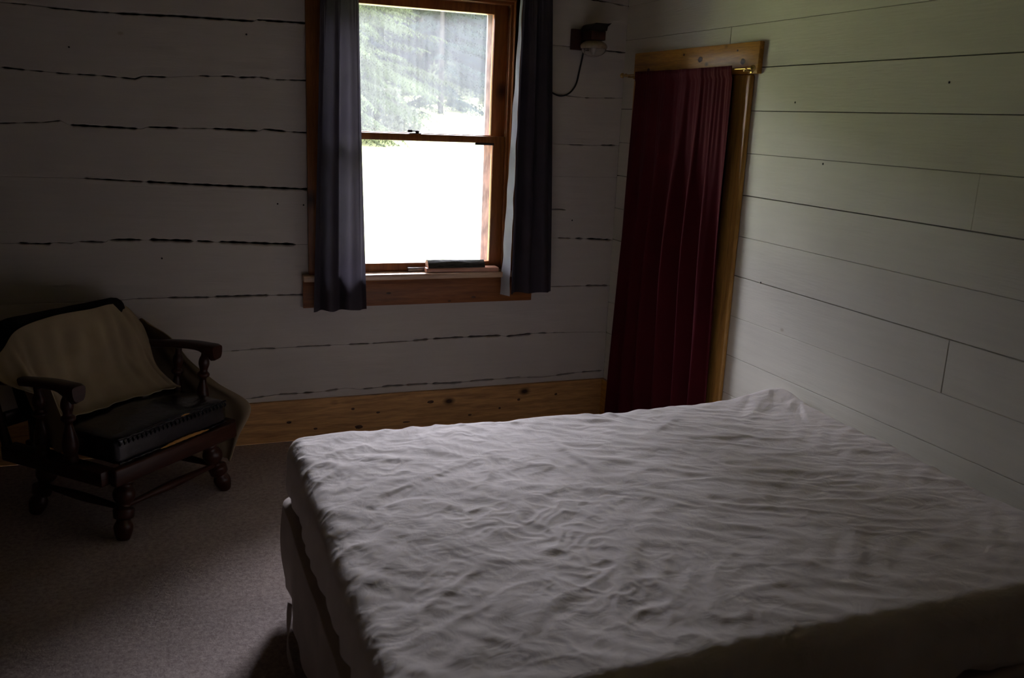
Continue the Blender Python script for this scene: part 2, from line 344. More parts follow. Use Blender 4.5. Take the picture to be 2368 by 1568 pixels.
def log_wall():
    xs = np.unique(np.concatenate([np.arange(XL, 0.0001, 0.006), [WX0, WX1, 0.0]])); n = len(xs)
    V = []; F = []
    tops = [(np.full(n, ZC), np.zeros(n))]+[(seam_z(s, xs), seam_w(s, xs)) for s in SEAMS]
    for i in range(len(tops)-1):
        zt = tops[i][0]-tops[i][1]/2; zb = tops[i+1][0]+tops[i+1][1]/2
        wt, wb = tops[i][1], tops[i+1][1]
        for part in ('all', 'low', 'high'):
            inw = (xs >= WX0-1e-6) & (xs <= WX1+1e-6)
            for a, b_ in (((0, np.searchsorted(xs, WX0)+1), (np.searchsorted(xs, WX1), n)) if part == 'all' else ((np.searchsorted(xs, WX0), np.searchsorted(xs, WX1)+1),)):
                X = xs[a:b_]; T = zt[a:b_].copy(); B = zb[a:b_].copy()
                if part == 'low': T = np.minimum(T, WZ0)
                if part == 'high': B = np.maximum(B, WZ1)
                if part != 'all' and (T-B).max() <= 1e-4: continue
                if part != 'all': B = np.minimum(B, T); T = np.maximum(T, B)
                h = T-B; m_ = len(X)
                gt = np.clip(wt[a:b_]*3, 0.0, 0.02); gb = np.clip(wb[a:b_]*3, 0.0, 0.02)
                rows = []
                e = np.minimum(0.004, h*0.2)
                rows.append((B, 0.03+0*X)); rows.append((B, gb*0.8)); rows.append((B+e*0.5, gb*0.15)); rows.append((B+e*1.5, 0*X))
                for k in range(1, 8): rows.append((B+e*1.5+(h-3*e)*k/8, None))
                rows.append((T-e*1.5, 0*X)); rows.append((T-e*0.5, gt*0.15)); rows.append((T, gt*0.8)); rows.append((T, 0.03+0*X))
                base = len(V)
                for j, (Z, Y) in enumerate(rows):
                    for q in range(m_):
                        if Y is None:
                            y = 0.0025*noise.noise(Vector((X[q]*2.2, Z[q]*9, i*5)))+0.0012*noise.noise(Vector((X[q]*7, Z[q]*40, i*5)))
                        else: y = Y[q]
                        V.append((X[q], y, Z[q]))
                for j in range(len(rows)-1):
                    for q in range(m_-1):
                        o = base+j*m_+q
                        F.append((o, o+1, o+m_+1, o+m_))
    return V, F
V, F = log_wall()
wb = mesh_obj('wall_back', V, F, [M['log_wall'], M['gap']], None, False); wb['kind'] = 'structure'
# backing behind the cracks (part of the same wall) with the window opening left free
bm = bmesh.new()
for lo, hi in (((XL, .03, 0), (WX0, .16, ZC)), ((WX1, .03, 0), (0.75, .16, ZC)), ((WX0, .03, 0), (WX1, .16, WZ0)), ((WX0, .03, WZ1), (WX1, .16, ZC))): box(bm, lo, hi)
bk = bm_obj('wall_core', bm, M['gap'], wb, False)
bm = bmesh.new()  # small nail holes and nicks in the whitewash
for x, z in ((-1.9, 1.93), (-1.78, 1.18), (-1.66, 1.175), (-2.3, .93), (-2.62, 1.83), (-.25, 1.1)):
    bmesh.ops.create_uvsphere(bm, u_segments=8, v_segments=5, radius=.004, matrix=Matrix.Translation((x, -.0005, z)) @ Matrix.Diagonal((1, .4, 1, 1)))
bm_obj('nail', bm, M['iron'], wb)

# right wall: tongue boards with thin open joints and butt joints; doorway behind the curtain
DY0, DY1, DZ1 = -0.27, -1.03, 1.85
rows = [-.04, .13, .303, .475, .647, .822, .998, 1.168, 1.341, 1.514, 1.686, 1.858, 2.030, 2.197, 2.37, 2.52]
gapw = [.002, .002, .002, .002, .0022, .0012, .0034, .0014, .0036, .0016, .0026, .0032, .0014, .0012, .002, .002]
butts = {5: [-2.305], 6: [-3.9], 8: [-2.318], 9: [-3.7], 10: [-4.4], 11: [-.945, -3.9], 7: [-3.4], 3: [-3.6]}
bm = bmesh.new()
for i in range(len(rows)-1):
    z0 = max(0.0, rows[i]+gapw[i]/2); z1 = min(ZC, rows[i+1]-gapw[i+1]/2)
    ys = [0.0]+sorted(butts.get(i, []), reverse=True)+[YB]
    for k in range(len(ys)-1):
        ya, yb = ys[k]-(0.0006 if k else 0), ys[k+1]+0.0006
        spans = [(ya, yb, z0, z1)]
        if z0 < DZ1 and ya > DY1 and yb < DY0:
            spans = []
            if ya > DY0: spans.append((ya, DY0, z0, z1))
            spans.append((DY1, yb, z0, z1))
            if z1 > DZ1: spans.append((DY0, DY1, DZ1, z1))
        for a, b_, c, d in spans:
            off = 0.0006*math.sin(i*7.3+k*2.1)
            box(bm, (-0.0002+off, b_, c), (0.022, a, d), 0.0012, 1)
wr = bm_obj('wall_right', bm, M['board_wall'], None, True, 30); wr['kind'] = 'structure'
bm = bmesh.new()
for lo, hi in (((.022, YB, 0), (.10, DY1, ZC)), ((.022, DY0, 0), (.10, .03, ZC)), ((.022, DY1, DZ1), (.10, DY0, ZC))): box(bm, lo, hi)
bm_obj('wall_core', bm, M['gap'], wr, False)
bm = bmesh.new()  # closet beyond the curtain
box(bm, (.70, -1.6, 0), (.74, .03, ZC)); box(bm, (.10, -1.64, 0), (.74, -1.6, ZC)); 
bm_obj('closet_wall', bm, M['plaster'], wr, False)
bm = bmesh.new()
for y, z in ((-1.42, 1.72), (-2.15, 1.78), (-1.33, 1.001), (-1.62, 1.5)):
    bmesh.ops.create_uvsphere(bm, u_segments=8, v_segments=5, radius=.004, matrix=Matrix.Translation((-.001, y, z)) @ Matrix.Diagonal((.4, 1, 1, 1)))
bm_obj('nail', bm, M['iron'], wr)

# knots set flush into board faces (second material of the same mesh)
M['knot'] = plain('dark_pine_knot', (0.085, 0.035, 0.014), 0.5, nscale=60, var=0.5)
def knots(bm, pts, axis, face):
    for a, z, ra, rz_ in pts:
        t = bmesh.new(); bmesh.ops.create_uvsphere(t, u_segments=18, v_segments=10, radius=1)
        sc = [ra, .0008, rz_] if axis == 'x' else [.0008, ra, rz_]
        loc = (a, face, z) if axis == 'x' else (face, a, z)
        for v in t.verts: v.co *= 1+.22*noise.noise(Vector(v.co)*1.7+Vector((a*9, z*9, 0)))
        for f in t.faces: f.material_index = 1
        merge(bm, t, Matrix.Translation(loc) @ Matrix.Diagonal((*sc, 1)))
# baseboards
bm = bmesh.new(); box(bm, (XL, -.022, 0), (-.001, -.002, .21), .002, 1)
knots(bm, [(-1.43, .145, .009, .006), (-1.30, .115, .010, .005), (-.52, .125, .009, .007), (-.63, .085, .007, .006), (-1.40, .045, .020, .010), (-1.75, .10, .012, .006), (-1.62, .055, .010, .005), (-.30, .14, .008, .006), (-1.02, .15, .018, .008), (-.80, .06, .010, .005), (-2.4, .12, .012, .008), (-1.15, .05, .02, .004)], 'x', -.0222)
o = bm_obj('baseboard_back', bm, [M['pine_x'], M['knot']]); o['kind'] = 'structure'
bm = bmesh.new(); box(bm, (-.022, -.15, 0), (-.001, -.0225, .21), .002, 1)
o = bm_obj('baseboard_right', bm, M['pine_y']); o['kind'] = 'structure'

# ------------------------------------------------------------------ window
w = thing('window_1', kind='structure')
def bx(name, lo, hi, mat, parent, bev=.002, seg=2, loc=(0, 0, 0)):
    bm = bmesh.new(); box(bm, [lo[i]-loc[i] for i in range(3)], [hi[i]-loc[i] for i in range(3)], bev, seg)
    o = bm_obj(name, bm, mat, parent); o.location = loc; return o
bx('casing', (-1.642, -.022, .81), (-1.545, 0, 2.30), M['fir_z'], w)
bx('casing', (-.625, -.022, .81), (-.525, 0, 2.30), M['fir_z'], w)
bx('head_casing', (-1.545, -.022, 2.168), (-.625, 0, 2.30), M['fir_x'], w)
# jamb liners with stop beads
bm = bmesh.new()
box(bm, (-.628, -.022, .83), (-.600, .16, 2.19), .002, 1); box(bm, (-.642, .004, .842), (-.627, .020, 2.165), .003, 2)
bm_obj('jamb', bm, M['fir_z'], w)
bm = bmesh.new()
box(bm, (-1.56, -.022, .83), (-1.545, .16, 2.19), .002, 1); box(bm, (-1.546, .004, .842), (-1.531, .020, 2.165), .003, 2)
bm_obj('jamb', bm, M['fir_z'], w)
bx('head_jamb', (-1.545, .0, 2.155), (-.628, .16, 2.19), M['fir_x'], w)
bx('window_sill', (-1.672, -.058, .812), (-.50, .16, .841), M['sill'], w, .004)
bm = bmesh.new(); box(bm, (-1.671, -.022, .678), (-.474, 0, .8115), .002, 2)
knots(bm, [(-.80, .705, .012, .005), (-.93, .689, .008, .004), (-1.25, .74, .012, .005)], 'x', -.0222)
bm_obj('apron', bm, [M['fir_x'], M['knot']], w)
# upper sash (outer track) and lower sash (inner track)
def sash(y0, y1, z0, z1, bot, top, pane, latch):
    s = thing('sash'); s.parent = w
    bm = bmesh.new()
    for lo, hi in (((-1.541, y0, z0), (-1.468, y1, z1)), ((-.705, y0, z0), (-.632, y1, z1)), ((-1.469, y0+.0005, z0), (-.704, y1-.0005, z0+bot)), ((-1.469, y0+.0005, z1-top), (-.704, y1-.0005, z1))):
        box(bm, lo, hi, .003, 2)
    bm_obj('sash_frame', bm, M['fir_z'], s)
    bx('glass_pane', (-1.47, (y0+y1)/2-.0015, z0+bot-.004), (-.703, (y0+y1)/2+.0015, z1-top+.004), pane, s, 0)
    return s
up_s = sash(.062, .094, 1.492, 2.155, .034, .045, M['pane_hazy'], False)
lo_s = sash(.024, .056, .8415, 1.522, .0425, .034, M['pane'], False)
# lock on the meeting rail
bm = bmesh.new(); box(bm, (-1.135, .028, 1.522), (-1.08, .052, 1.526), .001, 1)
lathe(bm, [(0, .009), (.8, .010), (1, .006)], (-1.098, .040, 1.525), (-1.098, .040, 1.540))
box(bm, (-1.140, .034, 1.533), (-1.100, .046, 1.538), .002, 1); box(bm, (-1.146, .032, 1.529), (-1.124, .046, 1.541), .002, 1)
bm_obj('sash_lock', bm, M['darkmetal'], w)
# finger lift on the bottom rail
bm = bmesh.new(); box(bm, (-1.142, .010, .8415), (-1.052, .0239, .857), .004, 2); box(bm, (-1.146, .004, .857), (-1.048, .0239, .863), .003, 2)
bm_obj('sash_lift', bm, M['nickel'], w)
# meeting-rail weather strip ends
for a in ((-1.46, -1.395), (-.80, -.70)): bx('weather_strip', (a[0], .022, 1.478), (a[1], .030, 1.4885), M['darkmetal'], w, .001, 1)
# storm frame outside
bm = bmesh.new()
for lo, hi in (((-1.54, .128, .83), (-1.462, .142, 2.15)), ((-.718, .128, .83), (-.632, .142, 2.15)), ((-1.54, .128, 2.112), (-.632, .142, 2.155)), ((-1.54, .128, .83), (-.632, .142, .862))): box(bm, lo, hi, .002, 1)
bm_obj('storm_frame', bm, M['storm'], w)

# log offcut on its plank on the window sill
t = thing('wood_plank', 'thin reddish plank lying on the window sill under the split log', 'plank', (-.86, -.012, .8411), math.radians(-2))
bm = bmesh.new(); box(bm, (-.20, -.036, .0005), (.185, .030, .0235), .004, 2)
bm_obj('plank_board', bm, M['plank'], t)
t = thing('split_log', 'dark bark-covered half log resting on the small plank on the sill', 'log', (-.885, -.010, .8655), math.radians(-1))
bm = bmesh.new(); n_ = 30
ringsv = []
for i in range(n_+1):
    x = -.165+.30*i/n_; R_ = .036-.003*i/n_
    ring = []
    for k in range(17):
        a = PI*k/16; r_ = R_*(1+.07*noise.noise(Vector((x*14, math.cos(a)*2.5, math.sin(a)*2.5)))+.05*noise.noise(Vector((x*60, a*6, 3))))
        ring.append(bm.verts.new((x, -math.cos(a)*r_, math.sin(a)*r_*1.02)))
    ringsv.append(ring)
for a, b_ in zip(ringsv, ringsv[1:]):
    for k in range(16): bm.faces.new((a[k], a[k+1], b_[k+1], b_[k]))
    bm.faces.new((a[0], b_[0], b_[16], a[16]))
bm_obj('bark', bm, M['bark'], t, True, 60)
for xx, s in ((-.1652, -1), (.1352, 1)):
    bm = bmesh.new(); R_ = .0335 if s < 0 else .031
    ring = [bm.verts.new((xx+ (s*.001), -math.cos(PI*k/16)*R_, math.sin(PI*k/16)*R_)) for k in range(17)]
    ring2 = [bm.verts.new((xx-s*.004, v.co.y, v.co.z)) for v in ring]
    bm.faces.new(ring); bm.faces.new(ring2[::-1])
    for k in range(17): bm.faces.new((ring[k], ring[(k+1) % 17], ring2[(k+1) % 17], ring2[k]))
    bm_obj('cut_end', bm, M['log_end'], t, False)['label'] = 'pale sawn end of the log'

# ------------------------------------------------------------------ doorway
d = thing('door_1', kind='structure')
bm = bmesh.new(); box(bm, (-.024, -1.19, 1.832), (-.0008, -.152, 1.958), .003, 2)
knots(bm, [(-.30, 1.873, .013, .008), (-.55, 1.846, .010, .009), (-.76, 1.903, .018, .012), (-1.085, 1.882, .016, .012), (-1.04, 1.928, .006, .004), (-.62, 1.93, .006, .005), (-1.15, 1.845, .006, .004)], 'y', -.0242)
bm_obj('header_board', bm, [M['pine_y'], M['knot']], d)
bx('casing', (-.0235, -1.150, 0), (-.0008, -1.022, 1.8315), M['pine_z'], d, .009, 4)
bx('casing', (-.0235, -.278, 0), (-.0008, -.155, 1.8315), M['pine_z'], d, .009, 4)
bx('door_jamb', (-.0005, -1.044, 0), (.12, -1.029, 1.85), M['pine_z'], d, .002)
bx('door_jamb', (-.0005, -.271, 0), (.12, -.256, 1.85), M['pine_z'], d, .002)
bx('head_jamb', (-.0005, -1.029, 1.832), (.12, -.271, 1.85), M['pine_y'], d, .002)

# ------------------------------------------------------------------ curtains
def curtain_grid(p_top, p_bot, ztop, zbot, nf, amp_t, amp_b, along, n=220, m=90, seed=0, sag=0.0, hem=0.006, taper=1.0, inset=0):
    """along 'x' or 'y': p_top/p_bot=(start,end) at top and bottom; returns (n,m,3) with third axis depth"""
    r = random.Random(seed)
    ph = [r.uniform(0, 2*PI) for _ in range(6)]; wgt = [r.uniform(.6, 1.3) for _ in range(int(nf*3)+3)]
    P = np.zeros((n, m, 3))
    u = np.linspace(0, 1, n)[:, None]; v = np.linspace(0, 1, m)[None, :]
    uu = u+0.02*np.sin(u*2*PI+ph[0])+0.012*np.sin(u*3*PI+ph[1]) + 0.015*v*np.sin(5*u+4*v+ph[2])
    uu = np.clip(uu, -.02, 1.02)
    f1 = np.sin(uu*nf*2*PI+ph[3]+0.5*np.sin(v*3+ph[4]))
    f2 = np.sin(uu*nf*4.3*PI+ph[5]+v*1.3)*0.22*(1-v*.7)
    f3 = np.sin(uu*nf*9*PI+ph[1])*0.3*(1-sm(0, .3, v))
    env = 1+0.35*np.sin(u*7+ph[2])
    f = f1*env+f2+f3
    amp = amp_t+(amp_b-amp_t)*sm(0, .55, v)
    s0 = p_top[0]+(p_bot[0]-p_top[0])*v; s1 = p_top[1]+(p_bot[1]-p_top[1])*v
    S = s0+(s1-s0)*u + 0.25*amp*np.cos(uu*nf*2*PI+ph[3])
    Z = ztop+(zbot-ztop)*v - sag*np.sin(PI*u)*(1-v) + hem*np.sin(u*nf*2*PI+ph[0])*sm(.9, 1, v)
    return S+0*v, f*amp, Z+0*u
def win_curtain(name, label, pt, pb, yb, seed, nf, zb, amp=.022):
    t = thing(name, label, 'curtain', ((pt[0]+pt[1])/2, yb, zb))
    S, Dp, Z = curtain_grid(pt, pb, 2.335, zb, nf, amp*.55, amp, 'x', seed=seed)
    P = np.stack([S-t.location.x, Dp, Z-zb], -1)
    grid_obj('drape', P, M['curtain'], t)
    return t
lc = win_curtain('window_curtain', 'charcoal curtain gathered at the left side of the window', (-1.588, -1.415), (-1.640, -1.372), -.100, 5, 2.5, .678, .030)
rc = win_curtain('window_curtain', 'charcoal curtain with pale lining edge at the right side of the window', (-.632, -.470), (-.640, -.382), -.106, 9, 2.5, .735, .030)
# pale turned-back lining of the right curtain
n, m_ = 14, 120
P = np.zeros((n, m_, 3))
for i in range(n):
    for j in range(m_):
        v = j/(m_-1); u = i/(n-1); wdt = .010+.052*v
        x = -.628-.008*v - wdt*.42*u+.0010*math.sin(v*34+u*3)+.0014*v*math.sin(v*71+2*u)
        y = -.112+ (wdt)*1.05*u+.003*math.sin(v*47+1.5)
        P[i, j] = (x-rc.location.x, y-rc.location.y, 2.30+(.722-2.30)*v-rc.location.z)
grid_obj('lining', P, M['lining'], rc)['label'] = 'pale grey-white lining edge'
# rod of the window curtains (above the frame)
t = thing('curtain_rod', 'thin dark rod carrying the two window curtains above the window', 'curtain rod', (-1.02, -.103, 2.31))
bm = bmesh.new(); lathe(bm, [(0, .007), (1, .007)], (-.72, 0, 0), (.72, 0, 0)); bm_obj('rod', bm, M['iron'], t)
for x in (-.70, .70):
    bm = bmesh.new(); box(bm, (x-.008, .005, -.006), (x+.008, .102, .006), .002, 1); box(bm, (x-.012, .080, -.03), (x+.012, .0805, .03), .002, 1)
    bm_obj('bracket', bm, M['iron'], t)

# red door curtain on its brass rod
t = thing('door_curtain', 'long wine-red velvet curtain hanging across the doorway', 'curtain', (-.06, -.62, .03))
S, Dp, Z = curtain_grid((-.262, -1.082), (-.186, -1.118), 1.8635, .03, 6, .006, .036, 'y', n=340, m=110, seed=21, sag=.002)
P = np.stack([Dp-0.004, S+.62, Z-.03], -1)
P[:, :, 0] = np.where(P[:, :, 0] > .020, .020+(P[:, :, 0]-.020)*.35, P[:, :, 0]); P[:, :, 0] = np.minimum(P[:, :, 0], .031)
near_rod = 1-sm(.014, .035, np.abs(P[:, :, 2]+.03-1.850))
P[:, :, 0] = P[:, :, 0]*(1-near_rod)+(np.minimum(P[:, :, 0], 0)*.6-.0105)*near_rod
grid_obj('drape', P, M['velvet'], t, .0022)
t = thing('door_curtain_rod', 'slim brass rod with ball finial holding the red curtain', 'curtain rod', (-.062, -.62, 1.850))
bm = bmesh.new(); lathe(bm, [(0, .0045), (1, .0045)], (0, -.545, 0), (0, .47, 0), 14); bm_obj('rod', bm, M['brass'], t)
for s, L in ((1, .47), (-1, -.545)):
    bm = bmesh.new()
    lathe(bm, smoothprof([(0, .005), (.15, .009), (.3, .005), (.55, .006), (.7, .005), (.82, .012), (.92, .011), (1, .002)], 4), (0, L, 0), (0, L+s*.055, 0), 16)
    bm_obj('finial', bm, M['brass'], t)
    bm = bmesh.new(); y = L-s*.012
    tube(bm, [(.0375, y, -.006), (.02, y, -.008), (0, y, -.0075)], .004, 8); lathe(bm, [(0, .013), (.6, .012), (1, .006)], (.0375, y, -.004), (.031, y, -.004), 16)
    bm_obj('bracket', bm, M['brass'], t)

# ------------------------------------------------------------------ wall lamp
t = thing('wall_lamp', 'dark wooden wall lamp with cream shade beside the window', 'lamp', (-.263, -.0005, 2.015))
bx('wall_block', (-.058, -.028, -.050), (.040, -.004, .050), M['sconce_wood'], t, .003)
bm = bmesh.new(); box(bm, (-.008, -.145, -.006), (.072, -.028, .038), .004, 2); bm_obj('lamp_arm', bm, M['sconce_wood'], t)
bm = bmesh.new()
prof = [(-.012, .036), (-.010, .052), (.000, .068), (.014, .074), (.075, .074), (.098, .077), (.078, .060), (.074, .040)]
vs = [[bm.verts.new((x, y, z)) for x, z in prof] for y in (-.150, -.025)]
bm.faces.new(vs[0]); bm.faces.new(vs[1][::-1])
for k in range(len(prof)): bm.faces.new((vs[0][k], vs[0][(k+1) % 8], vs[1][(k+1) % 8], vs[1][k]))
bm_obj('lamp_hood', bm, M['iron'], t, True, 30)
bm = bmesh.new(); cxl, cyl = .036, -.090
pr = smoothprof([(1.0, .018), (.9, .040), (.62, .060), (.30, .068), (.0, .064)], 5)
lathe(bm, pr+[(.0, .060), (.3, .063), (.60, .055), (.86, .036), (.93, .001)], (cxl, cyl, -.045), (cxl, cyl, -.004), 32)
bm_obj('lamp_shade', bm, M['cream_glass'], t, True, 60)
bm = bmesh.new()
pr = smoothprof([(0, .002), (.06, .022), (.3, .045), (.7, .060), (1, .063)], 5)
lathe(bm, pr+[(1, .0605), (.7, .0575), (.32, .0425), (.1, .02), (.08, .001)], (cxl, cyl, -.083), (cxl, cyl, -.0455), 32)
bm_obj('glass_bowl', bm, M['glass'], t, True, 60)
bm = bmesh.new(); lathe(bm, smoothprof([(0, .002), (.1, .010), (.35, .014), (.6, .012), (1, .010)], 5), (cxl, cyl, -.072), (cxl, cyl, -.012), 20)
bm_obj('light_bulb', bm, M['bulb'], t)
# its cable, looping behind the curtain and up the wall
pts = smoothprof([(-.247, -.016, 1.964), (-.252, -.012, 1.92), (-.262, -.008, 1.86), (-.275, -.008, 1.80), (-.305, -.008, 1.757), (-.345, -.008, 1.738), (-.385, -.008, 1.741), (-.425, -.008, 1.765), (-.462, -.008, 1.82), (-.478, -.008, 1.92), (-.470, -.008, 2.02), (-.456, -.008, 2.10), (-.440, -.008, 2.17), (-.430, -.008, 2.24), (-.425, -.008, 2.42), (-.425, -.008, 2.498)], 6)
bm = bmesh.new(); tube(bm, pts, .0042, 10)
props(bm_obj('lamp_cable', bm, M['cord']), 'black cable looping from the wall lamp to behind the curtain', 'cable')

# ------------------------------------------------------------------ bed
BX0, BX1, BY0, BY1 = -1.955, -.028, -3.055, -1.585
bed = thing('bed', 'double bed with mattress and box spring beside the board wall', 'bed', (0, 0, 0))
bx('mattress', (BX0+.03, BY0+.03, .405), (BX1-.02, BY1-.03, .582), M['sheet'], bed, .04, 4)
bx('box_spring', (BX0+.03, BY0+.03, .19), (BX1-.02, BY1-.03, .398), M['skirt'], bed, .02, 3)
bx('bed_frame', (BX0+.05, BY0+.05, .15), (BX1-.04, BY1-.05, .188), M['walnut'], bed, .004, 2)
for x in (BX0+.09, BX1-.09):
    for y in (BY0+.09, BY1-.09):
        bm = bmesh.new(); lathe(bm, [(0, .022), (.1, .024), (1, .024)], (x, y, .001), (x, y, .150), 14); bm_obj('leg', bm, M['walnut'], bed)

def polylines(lst, w0, h0):
    return [([np.array(p) for p in l], w0, h0) for l in lst]
K7 = [[(-1.888,-1.675),(-1.794,-1.833)],[(-1.794,-1.833),(-1.718,-1.72)],[(-1.803,-1.847),(-1.594,-1.919)],[(-1.727,-1.944),(-1.796,-2.081),(-1.906,-2.249)],[(-1.709,-1.964),(-1.767,-2.116),(-1.883,-2.255)],[(-1.609,-1.992),(-1.673,-2.143),(-1.747,-2.248),(-1.822,-2.394),(-1.908,-2.497)],[(-1.791,-2.305),(-1.859,-2.434),(-1.904,-2.498)],[(-1.552,-2.303),(-1.562,-2.449)],[(-1.556,-2.302),(-1.755,-2.392),(-1.807,-2.409)],[(-1.207,-2.326),(-1.254,-2.539),(-1.279,-2.605),(-1.373,-2.766),(-1.49,-2.962)],[(-1.136,-1.724),(-1.126,-1.963),(-1.109,-2.066),(-1.118,-2.186)],[(-1.198,-2.12),(-1.198,-2.249),(-1.192,-2.331)],[(-1.116,-2.0),(-.93,-2.099)],[(-1.489,-2.713),(-1.592,-2.782),(-1.678,-2.924)],[(-1.528,-1.68),(-1.529,-1.839),(-1.576,-1.94)],[(-1.448,-2.151),(-1.307,-2.134)],[(-1.22,-2.114),(-1.228,-2.05),(-1.329,-1.991)],[(-1.93,-2.754),(-1.87,-2.785)],[(-1.913,-2.602),(-1.858,-2.584)],[(-1.677,-2.517),(-1.603,-2.549),(-1.532,-2.59)],[(-1.83,-2.677),(-1.796,-2.704),(-1.78,-2.763)],[(-1.612,-2.676),(-1.637,-2.752),(-1.695,-2.805)],[(-1.553,-2.037),(-1.556,-2.135)],[(-1.427,-2.659),(-1.489,-2.713),(-1.537,-2.799)],[(-1.846,-2.146),(-1.897,-2.204),(-1.923,-2.267)],[(-1.915,-2.075),(-1.851,-2.066),(-1.776,-2.06)],[(-1.805,-2.793),(-1.738,-2.835),(-1.655,-2.917)],[(-1.725,-2.832),(-1.768,-2.875),(-1.853,-2.952)],[(-1.93,-2.518),(-1.899,-2.536)],[(-1.937,-2.577),(-1.87,-2.563),(-1.832,-2.547)],[(-1.158,-2.287),(-1.13,-2.348)],[(-1.48,-2.395),(-1.44,-2.335),(-1.383,-2.327)],[(-1.499,-2.58),(-1.41,-2.536),(-1.377,-2.576)],[(-1.928,-2.878),(-1.89,-2.903),(-1.841,-2.912)]]
K8 = [[(-.088,-1.557),(-.489,-1.931)],[(-.031,-1.672),(-.225,-1.832)],[(-.994,-1.938),(-.821,-2.002),(-.653,-2.073)],[(-.978,-2.037),(-.746,-2.213),(-.524,-2.289),(-.217,-2.435)],[(-.977,-2.269),(-.848,-2.216),(-.639,-2.348),(-.499,-2.43)],[(-1.092,-2.251),(-.973,-2.366),(-.875,-2.497)],[(-1.193,-2.331),(-1.162,-2.339),(-1.106,-2.289)],[(-1.065,-2.894),(-1.026,-3.011)],[(-.883,-2.958),(-.843,-3.02)],[(-.752,-2.862),(-.713,-3.01)],[(-.608,-2.647),(-.767,-2.808),(-.895,-2.954)],[(-.783,-1.912),(-.505,-1.965),(-.318,-1.975)],[(-.127,-2.158),(-.363,-2.269)],[(-.016,-1.676),(-.244,-2.033)],[(-1.058,-2.064),(-1.01,-2.216),(-.926,-2.339),(-.725,-2.463)],[(-1.251,-3.037),(-1.167,-2.945)],[(-1.003,-2.509),(-.847,-2.624),(-.76,-2.738)],[(-.495,-2.474),(-.328,-2.548),(-.157,-2.624)],[(-.225,-1.743),(-.08,-1.559)],[(-.899,-1.954),(-.629,-1.752),(-.581,-1.699)]]
def gnoise(x, y, seed):
    r = np.random.default_rng(seed); T = r.uniform(0, 2*PI, (64, 64))
    xi = np.floor(x).astype(int); yi = np.floor(y).astype(int); fx = x-xi; fy = y-yi
    def g(i, j):
        a = T[(xi+i) % 64, (yi+j) % 64]; return np.cos(a)*(fx-i)+np.sin(a)*(fy-j)
    ux = fx**3*(fx*(fx*6-15)+10); uy = fy**3*(fy*(fy*6-15)+10)
    a = g(0, 0)*(1-ux)+g(1, 0)*ux; b_ = g(0, 1)*(1-ux)+g(1, 1)*ux
    return (a*(1-uy)+b_*uy)*1.5
def ridged(x, y, lam, seed, warp, p=2.6):
    wx = gnoise(x/lam*.6+7, y/lam*.6+3, seed+1)*warp*lam; wy = gnoise(x/lam*.6+1, y/lam*.6+9, seed+2)*warp*lam
    return (1-np.minimum(1, np.abs(gnoise((x+wx)/lam+11, (y+wy)/lam+5, seed))*2.2))**p
